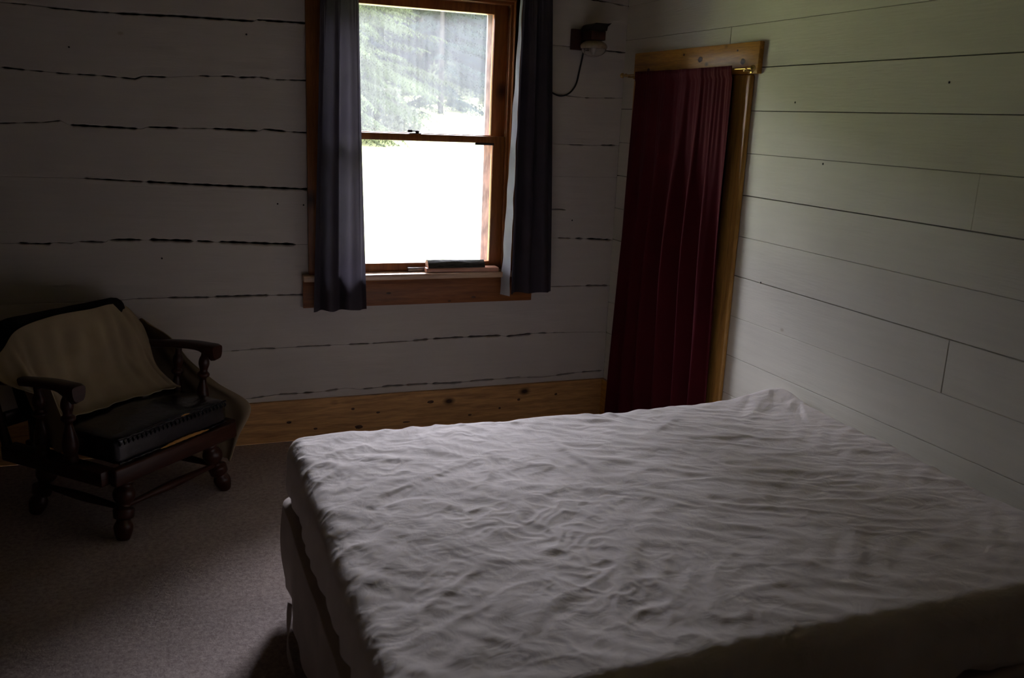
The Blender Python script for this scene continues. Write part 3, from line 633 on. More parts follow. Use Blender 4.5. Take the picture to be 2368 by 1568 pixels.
def height_field(xv, yv):
    gx_ = np.unique(np.round(xv, 6)); gy_ = np.unique(np.round(yv, 6))
    X, Y = np.meshgrid(gx_, gy_, indexing='ij'); H = np.zeros_like(X)
    def stroke(pts, w_, h_, asym=0.0):
        # one ridge with a trough on one side, following a whole polyline and tapering at both ends
        pts = [np.array(p, float) for p in pts]; pad = w_*4
        mn = np.min(pts, 0)-pad; mxx = np.max(pts, 0)+pad
        i0, i1 = np.searchsorted(X[:, 0], [mn[0], mxx[0]]); j0, j1 = np.searchsorted(Y[0, :], [mn[1], mxx[1]])
        if i1 <= i0 or j1 <= j0: return
        x = X[i0:i1, j0:j1]; y = Y[i0:i1, j0:j1]
        best = np.full(x.shape, 1e9); sg = np.zeros_like(x); ar = np.zeros_like(x); s0 = 0.0
        for a, b_ in zip(pts, pts[1:]):
            d_ = b_-a; L = np.hypot(*d_)+1e-9; t_ = d_/L
            al = (x-a[0])*t_[0]+(y-a[1])*t_[1]; ac = -(x-a[0])*t_[1]+(y-a[1])*t_[0]
            alc = np.clip(al, 0, L); dist = np.hypot(al-alc, ac)
            c = dist < best
            best = np.where(c, dist, best); sg = np.where(c, np.sign(ac)*dist, sg); ar = np.where(c, s0+alc, ar); s0 += L
        h_ = h_*min(1.0, s0/.22)**.9
        e = np.clip(np.minimum(ar, s0-ar)/(s0*.45), 0, 1); e = e*e*(3-2*e)
        ww = w_*(.7+.5*e)
        ws = np.where(sg > 0, ww*(1+asym*2), ww*(1-asym*.8))
        H[i0:i1, j0:j1] += h_*e*np.exp(-(sg/ws)**2)
    def sub(l):  # resample into smooth short pieces
        if len(l) == 2: return l
        return [np.array(p) for p in smoothprof([tuple(p) for p in l], 4)]
    for l in K7: stroke(sub([np.array(p) for p in l]), .018, .0060, .15)
    for l in K8: stroke(sub([np.array(p) for p in l]), .017, .0046, .35)
    # companions running beside the main folds
    for l in K7+K8:
        for _ in range(2):
            off = rng.normal(0, .028, 2); sc_ = rng.uniform(.5, .9)
            c = np.mean(np.array(l), 0)
            stroke([c+(np.array(p)-c)*sc_+off for p in l], rng.uniform(.006, .010), rng.uniform(.0012, .0030), .3)
    # left part: criss-cross crumples, right part: long pulls running across the bed
    for _ in range(700):
        cx_ = rng.uniform(BX0, -1.05); cy_ = rng.uniform(BY0, BY1)
        ang = rng.choice([rng.normal(-.45, .5), rng.normal(1.05, .4)], p=[.45, .55]); L = rng.uniform(.03, .15)
        dv = np.array([math.cos(ang), math.sin(ang)])*L/2; c = np.array([cx_, cy_]); bend = rng.normal(0, .012, 2)
        stroke(sub([c-dv, c+bend, c+dv]), rng.uniform(.004, .011), rng.uniform(.0005, .0020), .3)
    for _ in range(330):
        cx_ = rng.uniform(-1.2, BX1); cy_ = rng.uniform(BY0, BY1)
        ang = rng.normal(-.42, .22); L = rng.uniform(.08, .42)
        dv = np.array([math.cos(ang), math.sin(ang)])*L/2; c = np.array([cx_, cy_]); bend = rng.normal(0, .015, 2)
        fade = 1.0 if cy_ > -2.5 else .6
        stroke(sub([c-dv, c+bend, c+dv]), rng.uniform(.007, .018), rng.uniform(.0006, .0021)*fade, .3)
    # soft quilted padding underneath
    H += .0022*np.sin(X*41+2*np.sin(Y*17))*np.sin(Y*38+2*np.sin(X*13)) + .004*np.sin(X*11+1.5*np.sin(Y*6))*np.sin(Y*9+X*3)
    wl = 1-sm(-1.35, -.95, X+.25*(Y+2.3))
    ca, sa = math.cos(-.36), math.sin(-.36)
    U = X*ca+Y*sa; W_ = -X*sa+Y*ca; W_ = W_+.05*np.sin(U*4)
    m1 = .45+.9*np.clip(gnoise(X*3+2, Y*3+5, 90)+.35, 0, 1); m2 = .35+1.0*np.clip(gnoise(X*4+20, Y*4+8, 91)+.3, 0, 1)
    c2, s2 = math.cos(.75), math.sin(.75); U2 = X*c2+Y*s2; W2 = -X*s2+Y*c2
    left = .0062*ridged(U2*.62, W2, .15, 30, .9)*m1+.0036*ridged(X, Y*1.2, .075, 40, 1.0)*m2+.0016*ridged(X, Y, .034, 50, 1.0)*m1
    rgt = .0050*ridged(U*.30, W_, .105, 60, .7)*m1+.0026*ridged(U*.38, W_, .052, 70, .9)*m2+.0008*ridged(U*.6, W_, .028, 80, 1.0)*m1
    H = H+left*wl+rgt*(1-wl)*(.55+.45*sm(-2.75, -2.3, Y))
    H = H*(.45+.55*sm(BY0+.01, BY0+.12, Y))
    H = np.where(H > .0075, .0075+(H-.0075)*.25, H)
    for _ in range(2):
        Q = np.pad(H, 1, mode='edge'); H = (Q[:-2, 1:-1]+Q[2:, 1:-1]+2*Q[1:-1, 1:-1])/4
        Q = np.pad(H, 1, mode='edge'); H = (Q[1:-1, :-2]+Q[1:-1, 2:]+2*Q[1:-1, 1:-1])/4
    return H[np.searchsorted(gx_, np.round(xv, 6)), np.searchsorted(gy_, np.round(yv, 6))]
def cloth_box(lo, hi, r, nx, ny, nz, topfn, sidefn, zbot_open=True):
    """top and four sides of a rounded box as one welded cloth"""
    xs = np.linspace(lo[0], hi[0], nx+1); ys = np.linspace(lo[1], hi[1], ny+1); zs = np.linspace(hi[2], lo[2], nz+1)
    TX, TY = np.meshgrid(xs, ys, indexing='ij'); top = np.stack([TX, TY, np.full_like(TX, hi[2])], -1).reshape(-1, 3)
    idx = np.arange((nx+1)*(ny+1)).reshape(nx+1, ny+1)
    f = [np.stack([idx[:-1, :-1], idx[1:, :-1], idx[1:, 1:], idx[:-1, 1:]], -1).reshape(-1, 4)]
    loop = list(idx[:-1, 0])+list(idx[-1, :-1])+list(idx[:0:-1, -1])+list(idx[0, :0:-1])
    L = len(loop); base = len(top); V_ = [top]
    lx = top[loop][:, :2]
    prev = np.array(loop)
    for k in range(1, nz+1):
        V_.append(np.column_stack([lx, np.full(L, zs[k])]))
        cur = base+np.arange(L)+(k-1)*L
        f.append(np.stack([prev, cur, np.roll(cur, -1), np.roll(prev, -1)], -1)); prev = cur
    V_ = np.concatenate(V_); f = np.concatenate(f)
    # round the box
    q = V_.copy()
    for ax in (0, 1): q[:, ax] = np.clip(V_[:, ax], lo[ax]+r, hi[ax]-r)
    q[:, 2] = np.minimum(V_[:, 2], hi[2]-r)
    dlt = V_-q; ln = np.linalg.norm(dlt, axis=1, keepdims=True); nrm = dlt/np.maximum(ln, 1e-9)
    P_ = q+nrm*r*(ln > 1e-9)
    P_ = P_+nrm*topfn(V_[:, 0], V_[:, 1])[:, None]*sm(-.02, .03, V_[:, 2]-hi[2]+.03)[:, None]*(nrm[:, 2:3]*.7+.3)
    P_ = P_+sidefn(V_, nrm)
    return P_, f
def sheet_side(V_, nrm):
    z = V_[:, 2]; x = V_[:, 0]; y = V_[:, 1]
    d_ = np.clip((.585-z)/.2, 0, 1)
    s = x*1.0+y*1.0
    wv = (.006*np.sin(s*26+3*np.sin(s*7))+.0035*np.sin(s*63+z*22)+.003*np.sin(z*60+s*9))*d_
    tuck = -.018*sm(.75, 1.0, d_)
    out = nrm*(wv+tuck+.006*np.sin(d_*PI))[:, None]; out[:, 2] = out[:, 2]*0
    # far right corner lifted, left corners slightly slumped, middle a bit hollow
    cr = np.exp(-(((x+.07)/.16)**2+((y+1.60)/.13)**2)); cl = np.exp(-(((x-BX0)/.13)**2+((y-BY1)/.13)**2))
    dome = -.012*np.sin(np.clip((x-BX0)/(BX1-BX0), 0, 1)*PI)*0 
    out[:, 2] += .030*cr-.012*cl+dome+.006*np.sin(x*3.1+1)*np.sin(y*2.7)
    out[:, 2] += np.where(z < .43, .010*np.sin(s*15)*sm(.7, 1, d_), 0)
    return out
Pb, Fb = cloth_box((BX0, BY0, .402), (BX1, BY1, .603), .045, 520, 380, 26, height_field, sheet_side)
sh = mesh_obj('fitted_sheet', Pb.tolist(), Fb.tolist(), M['sheet'], None, True)
so = sh.modifiers.new('solid', 'SOLIDIFY'); so.thickness = .0012; so.offset = -1
props(sh, 'rumpled white fitted sheet stretched over the mattress', 'sheet')

# loose cover round the box spring, open at the top, hem hanging near the floor
def skirt():
    ring = []
    x0, x1, y0, y1, r = BX0-.012, BX1+.008, BY0-.006, BY1+.012, .05
    def arc(cx_, cy_, a0, n=14): return [(cx_+r*math.cos(a0+PI/2*k/n), cy_+r*math.sin(a0+PI/2*k/n)) for k in range(n)]
    def seg(a, b_, st=.012):
        n = max(2, int(math.dist(a, b_)/st)); return [(a[0]+(b_[0]-a[0])*k/n, a[1]+(b_[1]-a[1])*k/n) for k in range(n)]
    ring += seg((x0+r, y0), (x1-r, y0)); ring += arc(x1-r, y0+r, -PI/2)
    ring += seg((x1, y0+r), (x1, y1-r)); ring += arc(x1-r, y1-r, 0)
    ring += seg((x1-r, y1), (x0+r, y1)); ring += arc(x0+r, y1-r, PI/2)
    ring += seg((x0, y1-r), (x0, y0+r)); ring += arc(x0+r, y0+r, PI)
    n = len(ring); R_ = np.array(ring); T = np.roll(R_, -1, 0)-np.roll(R_, 1, 0); T /= np.linalg.norm(T, axis=1)[:, None]
    Nn = np.column_stack([T[:, 1], -T[:, 0]]); m = 34; V_ = []
    s = np.arange(n)*.012
    left = sm(-1.90, -1.99, R_[:, 0])
    for j in range(m+1):
        v = j/m
        zt = .402+.006*np.sin(s*9)+.012*left*np.sin(s*5+1)
        zb = .085+.012*np.sin(s*4)+.008*np.sin(s*13)
        z = zt+(zb-zt)*v
        wv = .010*np.sin(s*11+1.5*np.sin(s*3)+v*.8)*v**.7+.006*np.sin(s*25+v*2)*v**.8+.014*left*np.sin(PI*min(1, v*1.1))*(.6+.4*np.sin(s*6))
        wv = wv+(.002 if j == 0 else .006)-.045*max(0, .03-v)/.03
        lim = np.where(R_[:, 0] > -.05, np.minimum(wv, .008), wv)
        V_.append(np.column_stack([R_+Nn*lim[:, None], z]))
    V_ = np.concatenate(V_); f = []
    for j in range(m):
        a = j*n+np.arange(n); b_ = a+n
        f.append(np.stack([a, b_, np.roll(b_, -1), np.roll(a, -1)], -1))
    return V_, np.concatenate(f)
Vs, Fs = skirt()
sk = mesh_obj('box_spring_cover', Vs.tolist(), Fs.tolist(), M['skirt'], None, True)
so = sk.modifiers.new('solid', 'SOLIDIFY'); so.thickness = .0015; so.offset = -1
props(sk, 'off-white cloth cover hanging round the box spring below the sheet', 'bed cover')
bm = bmesh.new()
P = np.zeros((5, 26, 3))
for j in range(26):
    v = j/25; c = Vector((-1.992-.012*math.sin(v*3), -1.93-.05*v, .20-.20*v+.006)); 
    for i in range(5): P[i, j] = (c.x+.003*math.sin(v*9+i)-.006*(i/4), c.y+(i/4-.5)*.022, c.z)
bm.free(); grid_obj('tie_strap', P, M['skirt'], sk, .001)

# ------------------------------------------------------------------ armchair
CH = Vector((-2.289, -.74, 0)); rz = math.atan2(.697, .717)   # local x = along the front, -y = forwards
ch = thing('armchair', 'dark wooden colonial armchair with turned spindles in the left corner', 'armchair', CH, rz)
WAL = M['walnut']
legp = smoothprof([(0, .015), (.03, .020), (.14, .027), (.22, .028), (.30, .020), (.33, .029), (.40, .031), (.46, .031), (.49, .020), (.53, .019), (.60, .030), (.70, .033), (.80, .024), (.84, .028), (.90, .026), (1, .026)], 3)
for sx in (-1, 1):
    for yy, top in ((0.0, .03), (.46, .43)):
        bm = bmesh.new(); lathe(bm, [(a_, r_*1.25) for a_, r_ in legp], (sx*.278, yy+(.02 if yy else -.0), .0005), (sx*.215, top if yy else .04, .250), 20)
        bm_obj('leg', bm, WAL, ch, True, 50)
bm = bmesh.new(); box(bm, (-.322, -.035, .236), (.322, .0, .304), .008, 3); bm_obj('front_rail', bm, WAL, ch)
for sx in (-1, 1):
    bm = bmesh.new(); box(bm, (sx*.322-.034, .0005, .242), (sx*.322+.034, .54, .300), .006, 2); bm_obj('side_rail', bm, WAL, ch)
bm = bmesh.new(); box(bm, (-.265, .48, .248), (.265, .52, .300), .006, 2); bm_obj('seat_back_rail', bm, WAL, ch)
bm = bmesh.new(); lathe(bm, smoothprof([(0, .010), (.2, .013), (.5, .018), (.8, .013), (1, .010)], 4), (-.245, .018, .125), (.245, .018, .125), 16); bm_obj('stretcher', bm, WAL, ch)
for sx in (-1, 1):
    bm = bmesh.new(); lathe(bm, smoothprof([(0, .010), (.2, .013), (.5, .018), (.8, .013), (1, .010)], 4), (sx*.25, .02, .118), (sx*.25, .455, .118), 16); bm_obj('stretcher', bm, WAL, ch)
# arms: shaped paddle with a rolled-down knuckle at the front
spp = smoothprof([(0, .018), (.05, .022), (.12, .020), (.22, .026), (.36, .022), (.48, .014), (.56, .012), (.60, .022), (.64, .022), (.68, .014), (.78, .020), (.86, .018), (.92, .012), (1, .013)], 3)
for sx in (-1, 1):
    bm = bmesh.new()
    secs = []
    NS = 30
    for i in range(NS+1):
        t_ = i/NS; y = .085+.585*t_
        z = .604-.045*sm(.15, 1, t_)
        wd = .036-.010*sm(.12, .5, t_)-.004*sm(.6, 1, t_); th = .017
        drop = 0.045*(1-sm(0, .16, t_)); 
        if i == 0: wd *= .8; 
        xoff = sx*(.352-.010*t_)
        ring = []
        for k in range(16):
            a = 2*PI*k/16; ca, sa = math.cos(a), math.sin(a)
            px_ = wd*math.copysign(abs(ca)**.6, ca); pz = th*math.copysign(abs(sa)**.7, sa)
            if pz < 0: pz = pz-drop*abs(sa)
            if i == 0: pz *= .75
            ring.append(bm.verts.new((xoff+px_, y, z+pz)))
        secs.append(ring)
    for a, b_ in zip(secs, secs[1:]):
        for k in range(16): bm.faces.new((a[k], a[(k+1) % 16], b_[(k+1) % 16], b_[k]))
    bm.faces.new(secs[0][::-1]); bm.faces.new(secs[-1])
    bm_obj('armrest', bm, WAL, ch, True, 50)
    for yy, zt in ((.165, .590), (.315, .575)):
        bm = bmesh.new(); lathe(bm, [(a_, r_*1.15) for a_, r_ in spp], (sx*.334, yy+.01, .298), (sx*.350, yy-.01, zt), 18); bm_obj('spindle', bm, WAL, ch, True, 50)
# back posts and top rail, reclined
def back(y, z): return y
for sx in (-1, 1):
    bm = bmesh.new(); lathe(bm, smoothprof([(0, .020), (.3, .018), (.6, .019), (.9, .016), (1, .012)], 3), (sx*.325, .53, .26), (sx*.325, .655, .66), 16); bm_obj('back_post', bm, WAL, ch)
bm = bmesh.new()
for nm, z0, z1 in (('top_rail', .62, .70), ('lower_back_rail', .36, .42)):
    dy = (.50+.14*((z0+z1)/2-.26)/.44)
    bm = bmesh.new(); box(bm, (-.31, dy+.014, z0), (.31, dy+.038, z1), .006, 2)
    bm_obj(nm, bm, WAL, ch)
# cushions
def cushion(name, lo, hi, r, mat, nx=48, ny=40, nz=14, crown=.02, mat4=None, tuft=0.0, corner=0.0):
    bm = bmesh.new(); c = np.array([(lo[i]+hi[i])/2 for i in range(3)]); h = np.array([(hi[i]-lo[i])/2 for i in range(3)])
    t = bmesh.new(); bmesh.ops.create_cube(t, size=2); 
    bmesh.ops.subdivide_edges(t, edges=list(t.edges), cuts=22, use_grid_fill=True)
    for v in t.verts:
        p = np.array(v.co)*h; q = np.clip(p, -h+r, h-r); d_ = p-q; L = np.linalg.norm(d_)
        if L > 1e-9: p = q+d_/L*r
        u, w_, z = p[0]/h[0], p[1]/h[1], p[2]/h[2]
        cr = (1-u*u)*(1-w_*w_)
        p[2] += crown*cr*np.sign(z)*abs(z)
        if corner: p[1] -= corner*max(0, (abs(u)-.5)/.5)**2*max(0, w_)
        p[2] += .003*noise.noise(Vector(p*14)); v.co = Vector(p+c)
    merge(bm, t, mat4)
    return bm_obj(name, bm, mat, ch, True, 180)
sc_ = cushion('seat_cushion', (-.292, -.012, .305), (.292, .47, .412), .022, M['vinyl'], crown=.026)
# piping with stitched puckers along the front edges
bm = bmesh.new()
for z in (.405, .313):
    tube(bm, [(-.283+.566*k/60, -.013+.0012*math.sin(k*1.9), z+.0015*math.sin(k*1.1)) for k in range(61)], .0042, 8)
bm_obj('piping', bm, M['vinyl'], sc_)
bm = bmesh.new()
for k in range(27):
    x = -.275+.55*k/26
    tube(bm, [(x, -.0135, .399), (x+.002, -.0165, .391), (x+.001, -.0125, .380)], .0042, 6, [.003, .0048, .0015])
bm_obj('pucker', bm, M['vinyl'], sc_)
# torn seam showing foam
bm = bmesh.new(); tube(bm, [(-.085+.26*k/20, -.016, .3105+.004*math.sin(k/20*PI)+.001*math.sin(k*2.3)) for k in range(21)], .005, 8, [.0015+.0055*math.sin(PI*k/20)**.6 for k in range(21)])
bm_obj('torn_seam', bm, M['foam'], sc_)['label'] = 'yellow foam showing at the torn lower seam'
bm = bmesh.new(); tube(bm, [(.03+.045*k/8, -.0135, .4095) for k in range(9)], .003, 6, [.0008+.003*math.sin(PI*k/8) for k in range(9)])
bm_obj('torn_seam', bm, M['foam'], sc_)['label'] = 'small tear in the upper piping'
tilt = math.radians(-17)
Mb = Matrix.Translation((0, .47, .415)) @ Matrix.Rotation(tilt, 4, 'X')
cushion('back_cushion', (-.285, -.055, .0), (.285, .065, .385), .045, M['black_cloth'], crown=0, mat4=Mb)

# cream blanket thrown over the back, ends hanging behind and outside the arms
def lw(s, y, z): # chair local -> world
    return (CH.x+s*math.cos(rz)-y*math.sin(rz), CH.y+s*math.sin(rz)+y*math.cos(rz), z)
def catm2(C, n, m):
    C = np.array(C, float)
    def up_(A, n):
        k = A.shape[0]; t = np.linspace(0, k-1, n); i = np.clip(t.astype(int), 0, k-2); f = (t-i)
        g = lambda j: A[np.clip(j, 0, k-1)]
        f = f.reshape(-1, *([1]*(A.ndim-1)))
        a, b_, c, d_ = g(i-1), g(i), g(i+1), g(i+2)
        return .5*((2*b_)+(-a+c)*f+(2*a-5*b_+4*c-d_)*f*f+(-a+3*b_-3*c+d_)*f**3)
    C = up_(C, n); C = np.swapaxes(up_(np.swapaxes(C, 0, 1), m), 0, 1); return C
bl = thing('blanket', 'cream blanket draped over the backrest of the dark armchair', 'blanket', (0, 0, 0))
# rows: top edge of the drape -> down the front of the back cushion to the seat; columns left to right (local s, y, z)
ctrl = [
 [(-.43, .47, .640), (-.355, .475, .700), (-.27, .500, .755), (-.10, .515, .775), (.08, .515, .772), (.19, .525, .772), (.30, .560, .740), (.375, .575, .672)],
 [(-.42, .42, .600), (-.345, .430, .655), (-.27, .455, .690), (-.10, .470, .700), (.08, .468, .700), (.20, .468, .700), (.30, .500, .680), (.385, .55, .630)],
 [(-.40, .385, .580), (-.325, .395, .600), (-.26, .425, .615), (-.10, .432, .620), (.08, .428, .620), (.20, .420, .620), (.285, .440, .600), (.355, .50, .575)],
 [(-.305, .37, .520), (-.280, .375, .530), (-.24, .385, .530), (-.10, .392, .530), (.08, .385, .530), (.20, .372, .530), (.268, .375, .510), (.305, .43, .490)],
 [(-.275, .33, .445), (-.262, .320, .448), (-.23, .305, .452), (-.10, .300, .460), (.08, .290, .458), (.20, .275, .452), (.262, .270, .444), (.285, .33, .44)],
 [(-.275, .28, .432), (-.262, .270, .436), (-.23, .255, .440), (-.10, .240, .448), (.08, .230, .447), (.20, .225, .442), (.262, .230, .434), (.285, .29, .43)],
]
G = catm2(ctrl, 110, 180)
n, m_ = G.shape[:2]
uu = np.linspace(0, 1, m_)[None, :]; vv = np.linspace(0, 1, n)[:, None]
fold = .008*np.sin(uu*38+2.2*np.sin(vv*2.0+uu*4))*sm(.05, .4, vv)+.010*np.exp(-((uu-.60-.10*vv)/.018)**2)*sm(.35, .6, vv)+.014*np.exp(-((uu-.80-.05*vv)/.02)**2)*sm(0, .2, vv)-.010*np.exp(-((uu-.76-.05*vv)/.02)**2)+.005*np.sin(uu*80+vv*6)*sm(.0, .3, vv)
G[:, :, 1] -= fold+.006
W_ = np.array([lw(*p) for p in G.reshape(-1, 3)]).reshape(n, m_, 3)
grid_obj('blanket_front', W_, M['blanket'], bl, .004)
# fall on the right side of the chair: over the rear of the arm, down to the floor side
ctrl = [
 [(.370, .500, .655), (.385, .540, .665), (.400, .575, .665), (.41, .60, .65)],
 [(.398, .400, .600), (.405, .450, .600), (.412, .53, .600), (.415, .57, .59)],
 [(.408, .300, .500), (.415, .370, .505), (.420, .45, .505), (.425, .55, .50)],
 [(.412, .150, .420), (.420, .250, .415), (.430, .36, .400), (.435, .50, .40)],
 [(.412, -.03, .350), (.418, .100, .330), (.425, .28, .300), (.435, .45, .29)],
 [(.405, .030, .200), (.412, .110, .190), (.420, .26, .180), (.430, .40, .18)],
 [(.400, .075, .075), (.408, .130, .080), (.415, .24, .100), (.425, .36, .11)],
]
G = catm2(ctrl, 90, 60); n, m_ = G.shape[:2]
uu = np.linspace(0, 1, m_)[None, :]; vv = np.linspace(0, 1, n)[:, None]
G[:, :, 0] += .008*np.sin(uu*16+vv*4)*sm(.1, .5, vv)
W_ = np.array([lw(*p) for p in G.reshape(-1, 3)]).reshape(n, m_, 3)
grid_obj('blanket_fall', W_, M['blanket'], bl, .004)
# fall on the left side, seen between the spindles
ctrl = [
 [(-.300, .300, .560), (-.303, .380, .575), (-.306, .46, .58)],
 [(-.303, .240, .440), (-.305, .330, .450), (-.306, .40, .46)],
 [(-.304, .200, .375), (-.305, .290, .370), (-.306, .345, .38)],
 [(-.304, .245, .322), (-.304, .275, .310), (-.305, .300, .315)],
]
G = catm2(ctrl, 60, 40)
W_ = np.array([lw(*p) for p in G.reshape(-1, 3)]).reshape(60, 40, 3)
grid_obj('blanket_fall', W_, M['blanket'], bl, .004)

# ------------------------------------------------------------------ outdoors
def ground_z(x, y):
    return -0.75+2.65*(np.clip(y, 0, 34)/30.0)**1.25 - np.clip(x, -30, 40)*.004 + .62*np.clip(y-35, 0, 22)
gx = np.linspace(-45, 70, 70); gy = np.linspace(.6, 35, 50)
GX, GY = np.meshgrid(gx, gy, indexing='ij')
GZ = ground_z(GX, GY)+.10*np.sin(GX*.7+GY*.3)*np.sin(GY*.5)
o = grid_obj('ground', np.stack([GX, GY, GZ], -1), M['meadow']); props(o, kind='structure')
M['undergrowth'] = plain('forest_undergrowth', (0.006, 0.008, 0.008), 0.95, spec=0.02, nscale=1.2, var=0.6)
gy = np.linspace(35, 62, 40); GX, GY = np.meshgrid(gx, gy, indexing='ij')
GZ = ground_z(GX, GY)+.10*np.sin(GX*.7+GY*.3)*np.sin(GY*.5)+.4*np.sin(GX*1.3)*np.sin(GY*.9)*sm(35, 38, GY)
o = grid_obj('hillside', np.stack([GX, GY, GZ], -1), M['undergrowth']); props(o, kind='structure')
bm = bmesh.new(); box(bm, (XL-.6, .16, 2.62), (1.2, .45, 2.68)); o = bm_obj('added_eave', bm, M['dark_panel'], None, False); props(o, kind='structure')  # unseen eave, added to keep high sky light off the floor by the wall
def conifer_mesh(seed, Hh, mat_n, spread=.30, dens=1.0):
    r = random.Random(seed); V_ = []; F_ = []
    def spray(p, d_, L, w_):
        # a flat drooping spray of needle tufts: rachis with leaflets
        side = d_.cross(Vector((0, 0, 1)))
        if side.length < .1: side = Vector((1, 0, 0))
        side.normalize(); nseg = max(3, int(L/.10)); q = p.copy(); dd_ = d_.copy()
        for i in range(nseg):
            t_ = i/nseg; dd_ = (dd_+Vector((0, 0, -.07))).normalized(); q2 = q+dd_*(L/nseg)
            for s_ in (-1, 1):
                ll = w_*(1-t_*.7)*r.uniform(.6, 1.1)
                tip = q+(side*s_*.9+dd_*.6).normalized()*ll+Vector((0, 0, -ll*r.uniform(.1, .45)))
                b_ = len(V_); hw = r.uniform(.03, .05)
                V_.extend([tuple(q-dd_*hw), tuple(q+dd_*hw+Vector((0, 0, .01))), tuple(tip+dd_*hw*.6), tuple(tip-dd_*hw*.2+Vector((0, 0, -.03)))])
                F_.append((b_, b_+1, b_+2, b_+3))
            q = q2
    z = Hh*.06
    while z < Hh*.99:
        rr = spread*Hh*(1-z/Hh)**.75*r.uniform(.8, 1.05)+.15
        k = int(13*dens)
        for j in range(k):
            a = r.uniform(0, 2*PI); L = rr*r.uniform(.7, 1.1)
            d_ = Vector((math.cos(a), math.sin(a), r.uniform(-.12, .12))); p = Vector((0, 0, z+r.uniform(-.15, .15)))
            nb = max(3, int(L/.22)); q = p.copy(); dd_ = d_.normalized()
            for i in range(nb):
                q = q+dd_*(L/nb); dd_ = (dd_+Vector((0, 0, -.05 if i < nb*.7 else .05))).normalized()
                if i*1.0/nb < .15: continue
                for s_ in (-1, 1):
                    dir_ = (dd_*.7+dd_.cross(Vector((0, 0, 1)))*s_*r.uniform(.5, 1)+Vector((0, 0, -.25))).normalized()
                    spray(q, dir_, (L*.32)*(1-i/nb*.5)*r.uniform(.7, 1.2), .16)
            spray(q, dd_, L*.25, .14)
        z += .62+.10*(z/Hh)
    me = bpy.data.meshes.new('foliage'); me.from_pydata(V_, [], F_); me.materials.append(mat_n); me.update(); return me
def trunk_mesh(Hh):
    bm = bmesh.new(); tube(bm, [(0, 0, -.5), (0, 0, Hh*.3), (.03, 0, Hh*.7), (0, 0, Hh*.99)], .2, 10, [.11, .08, .04, .01])
    me = bpy.data.meshes.new('trunk'); bm.to_mesh(me); bm.free(); me.materials.append(M['trunk']); return me
VAR = [(conifer_mesh(1, 9.5, M['needle_a'], .34, 1.25), trunk_mesh(9.5)), (conifer_mesh(2, 10.5, M['needle_b'], .23, 1.1), trunk_mesh(10.5)), (conifer_mesh(3, 10, M['needle_c'], .26, 1.2), trunk_mesh(10))]
def tree(x, y, v, rz_, s, label, group):
    z = float(ground_z(np.array(x), np.array(y)))
    t = thing('conifer_tree', label, 'tree', (x, y, z-.05), rz_, group); t.scale = (s, s, s)
    for nm, me in (('foliage', VAR[v][0]), ('trunk', VAR[v][1])):
        o = bpy.data.objects.new(nm, me); link(o, t)
    return t
tree(1.9, 20.5, 0, .4, .95, 'pale green fir with drooping branches at the left of the upper pane', None)
tree(7.2, 27.5, 1, 1.0, 1.0, 'blue-green spruce near the middle of the upper window pane', None)
tree(4.0, 27.0, 0, 2.2, 1.0, 'yellow-green fir just behind the pale drooping fir', None)
SKY_BLOCK_LEFT = [(-3.9, 13.5), (-9.0, 14.0), (-2.6, 19.5), (-8.0, 20.5), (-14.5, 15.0), (-3.0, 26.5), (-10.5, 27.0)]  # unseen conifers added on the left so bed and right wall darken
for i, (x, y) in enumerate([(8.0, 6.2), (11.5, 9.0), (9.0, 2.6), (14.5, 6.0), (16.5, 12.5), (20.0, 16.5), (24.0, 21.0)]):  # unseen conifers added to stop oblique sky light reaching the left floor
    tree(x, y, 2, i*2.1, 1.5, 'tall dark conifer out of view, added to block the sky right of the window', 'added sky-blocking conifers right of the cabin')
for i, (x, y) in enumerate(SKY_BLOCK_LEFT):
    tree(x, y, 2, i*1.7, 1.5, 'tall dark conifer out of view, added to block the sky left of the window', 'added sky-blocking conifers left of the cabin')
BACK = [(3.4, 37), (8.9, 36.5), (14.4, 37), (20.5, 37.5), (-2.5, 37), (-9, 36), (27, 38), (6.0, 43), (11.8, 43.5), (17.5, 44), (0.5, 44), (24, 45), (8.8, 50), (15, 51), (3, 51)]
for i, (x, y) in enumerate(BACK):
    tree(x, y, 2 if i % 3 else 1, i*1.3, .95+.25*((i*37) % 10)/10, 'dark conifer in the dense forest edge beyond the meadow', 'forest conifers beyond the meadow')
def bush_mesh(seed, R_, Hh, nl):
    r = random.Random(seed); V_ = []; F_ = []
    for _ in range(nl):
        a = r.uniform(0, 2*PI); ph = math.acos(r.uniform(0, 1)); rr = r.uniform(.55, 1)**.5*(1+.25*math.sin(a*3+seed)*math.sin(ph*4))
        p = Vector((R_*rr*math.sin(ph)*math.cos(a), R_*rr*math.sin(ph)*math.sin(a), Hh*rr*math.cos(ph)))
        d_ = Vector((r.gauss(0, 1), r.gauss(0, 1), r.gauss(0, 1))).normalized()*r.uniform(.04, .08); e_ = d_.orthogonal().normalized()*d_.length*.6
        b_ = len(V_); V_.extend([tuple(p-d_), tuple(p+e_), tuple(p+d_), tuple(p-e_)]); F_.append((b_, b_+1, b_+2, b_+3))
    me = bpy.data.meshes.new('bush'); me.from_pydata(V_, [], F_); me.materials.append(M['bush']); me.update(); return me
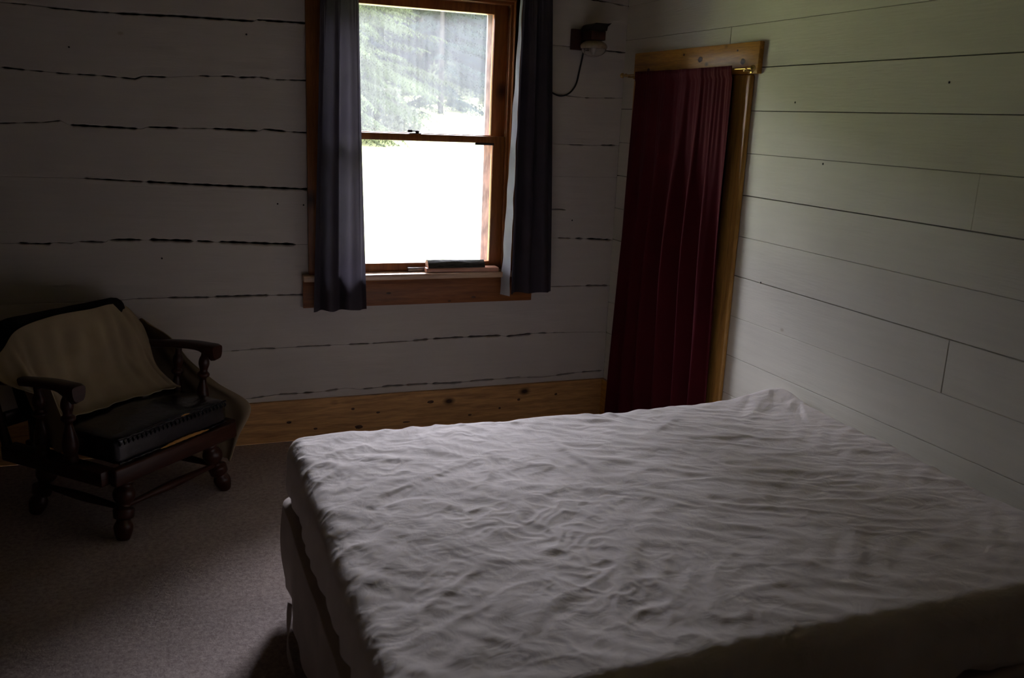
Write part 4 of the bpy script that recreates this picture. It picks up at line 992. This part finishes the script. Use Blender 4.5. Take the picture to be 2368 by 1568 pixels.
bmh = [bush_mesh(4, 1.3, 1.3, 5200), bush_mesh(6, 1.0, 1.6, 4200)]
BU = [(11.3, 31.5, 0, 'tall pale shrub at the right of the upper window pane'), (3.6, 22.0, 0, 'low green shrub at the foot of the pale drooping fir'), (8.4, 31.0, 1, 'small pale shrub beneath the blue-green spruce')]
for x, y, v, lab in BU:
    o = bpy.data.objects.new('shrub', bmh[v]); link(o); o.location = (x, y, float(ground_z(np.array(x), np.array(y)))-.1); props(o, lab, 'shrub')

# ------------------------------------------------------------------ light
wd = bpy.data.worlds.new('sky'); scn.world = wd; wd.use_nodes = True; nt = wd.node_tree; bg = nt.nodes['Background']
tc = nt.nodes.new('ShaderNodeTexCoord'); sx_ = nt.nodes.new('ShaderNodeSeparateXYZ'); nt.links.new(tc.outputs['Generated'], sx_.inputs[0])
rp = ramp(nt, sx_.outputs[2], [(0.0, (.90, .88, .93)), (0.35, (.86, .86, 1.0)), (1.0, (.74, .80, 1.0))])
nt.links.new(rp, bg.inputs[0]); bg.inputs[1].default_value = 10.0
sun = bpy.data.lights.new('sun', 'SUN'); sun.energy = 1.5; sun.angle = math.radians(4); sun.color = (1, .93, .80)
so_ = bpy.data.objects.new('sun', sun); COL.objects.link(so_)
so_.rotation_euler = Vector((-.35, -.75, .9)).to_track_quat('Z', 'Y').to_euler()
pl = bpy.data.lights.new('window_portal', 'AREA'); pl.shape = 'RECTANGLE'; pl.size = .92; pl.size_y = 1.34
pl.cycles.is_portal = True
po = bpy.data.objects.new('window_portal', pl); COL.objects.link(po); po.location = (-1.085, .155, 1.49); po.rotation_euler = (-PI/2, 0, 0)

scn.view_settings.view_transform = 'Standard'; scn.view_settings.look = 'None'
scn.view_settings.gamma = 1.0; scn.view_settings.use_curve_mapping = False
scn.view_settings.exposure = 2.1
cy_ = scn.cycles
cy_.max_bounces = 10; cy_.diffuse_bounces = 6; cy_.transparent_max_bounces = 16
try:
    cy_.use_denoising = True; cy_.denoiser = 'OPENIMAGEDENOISE'
except Exception: pass
cy_.sample_clamp_indirect = 8.0
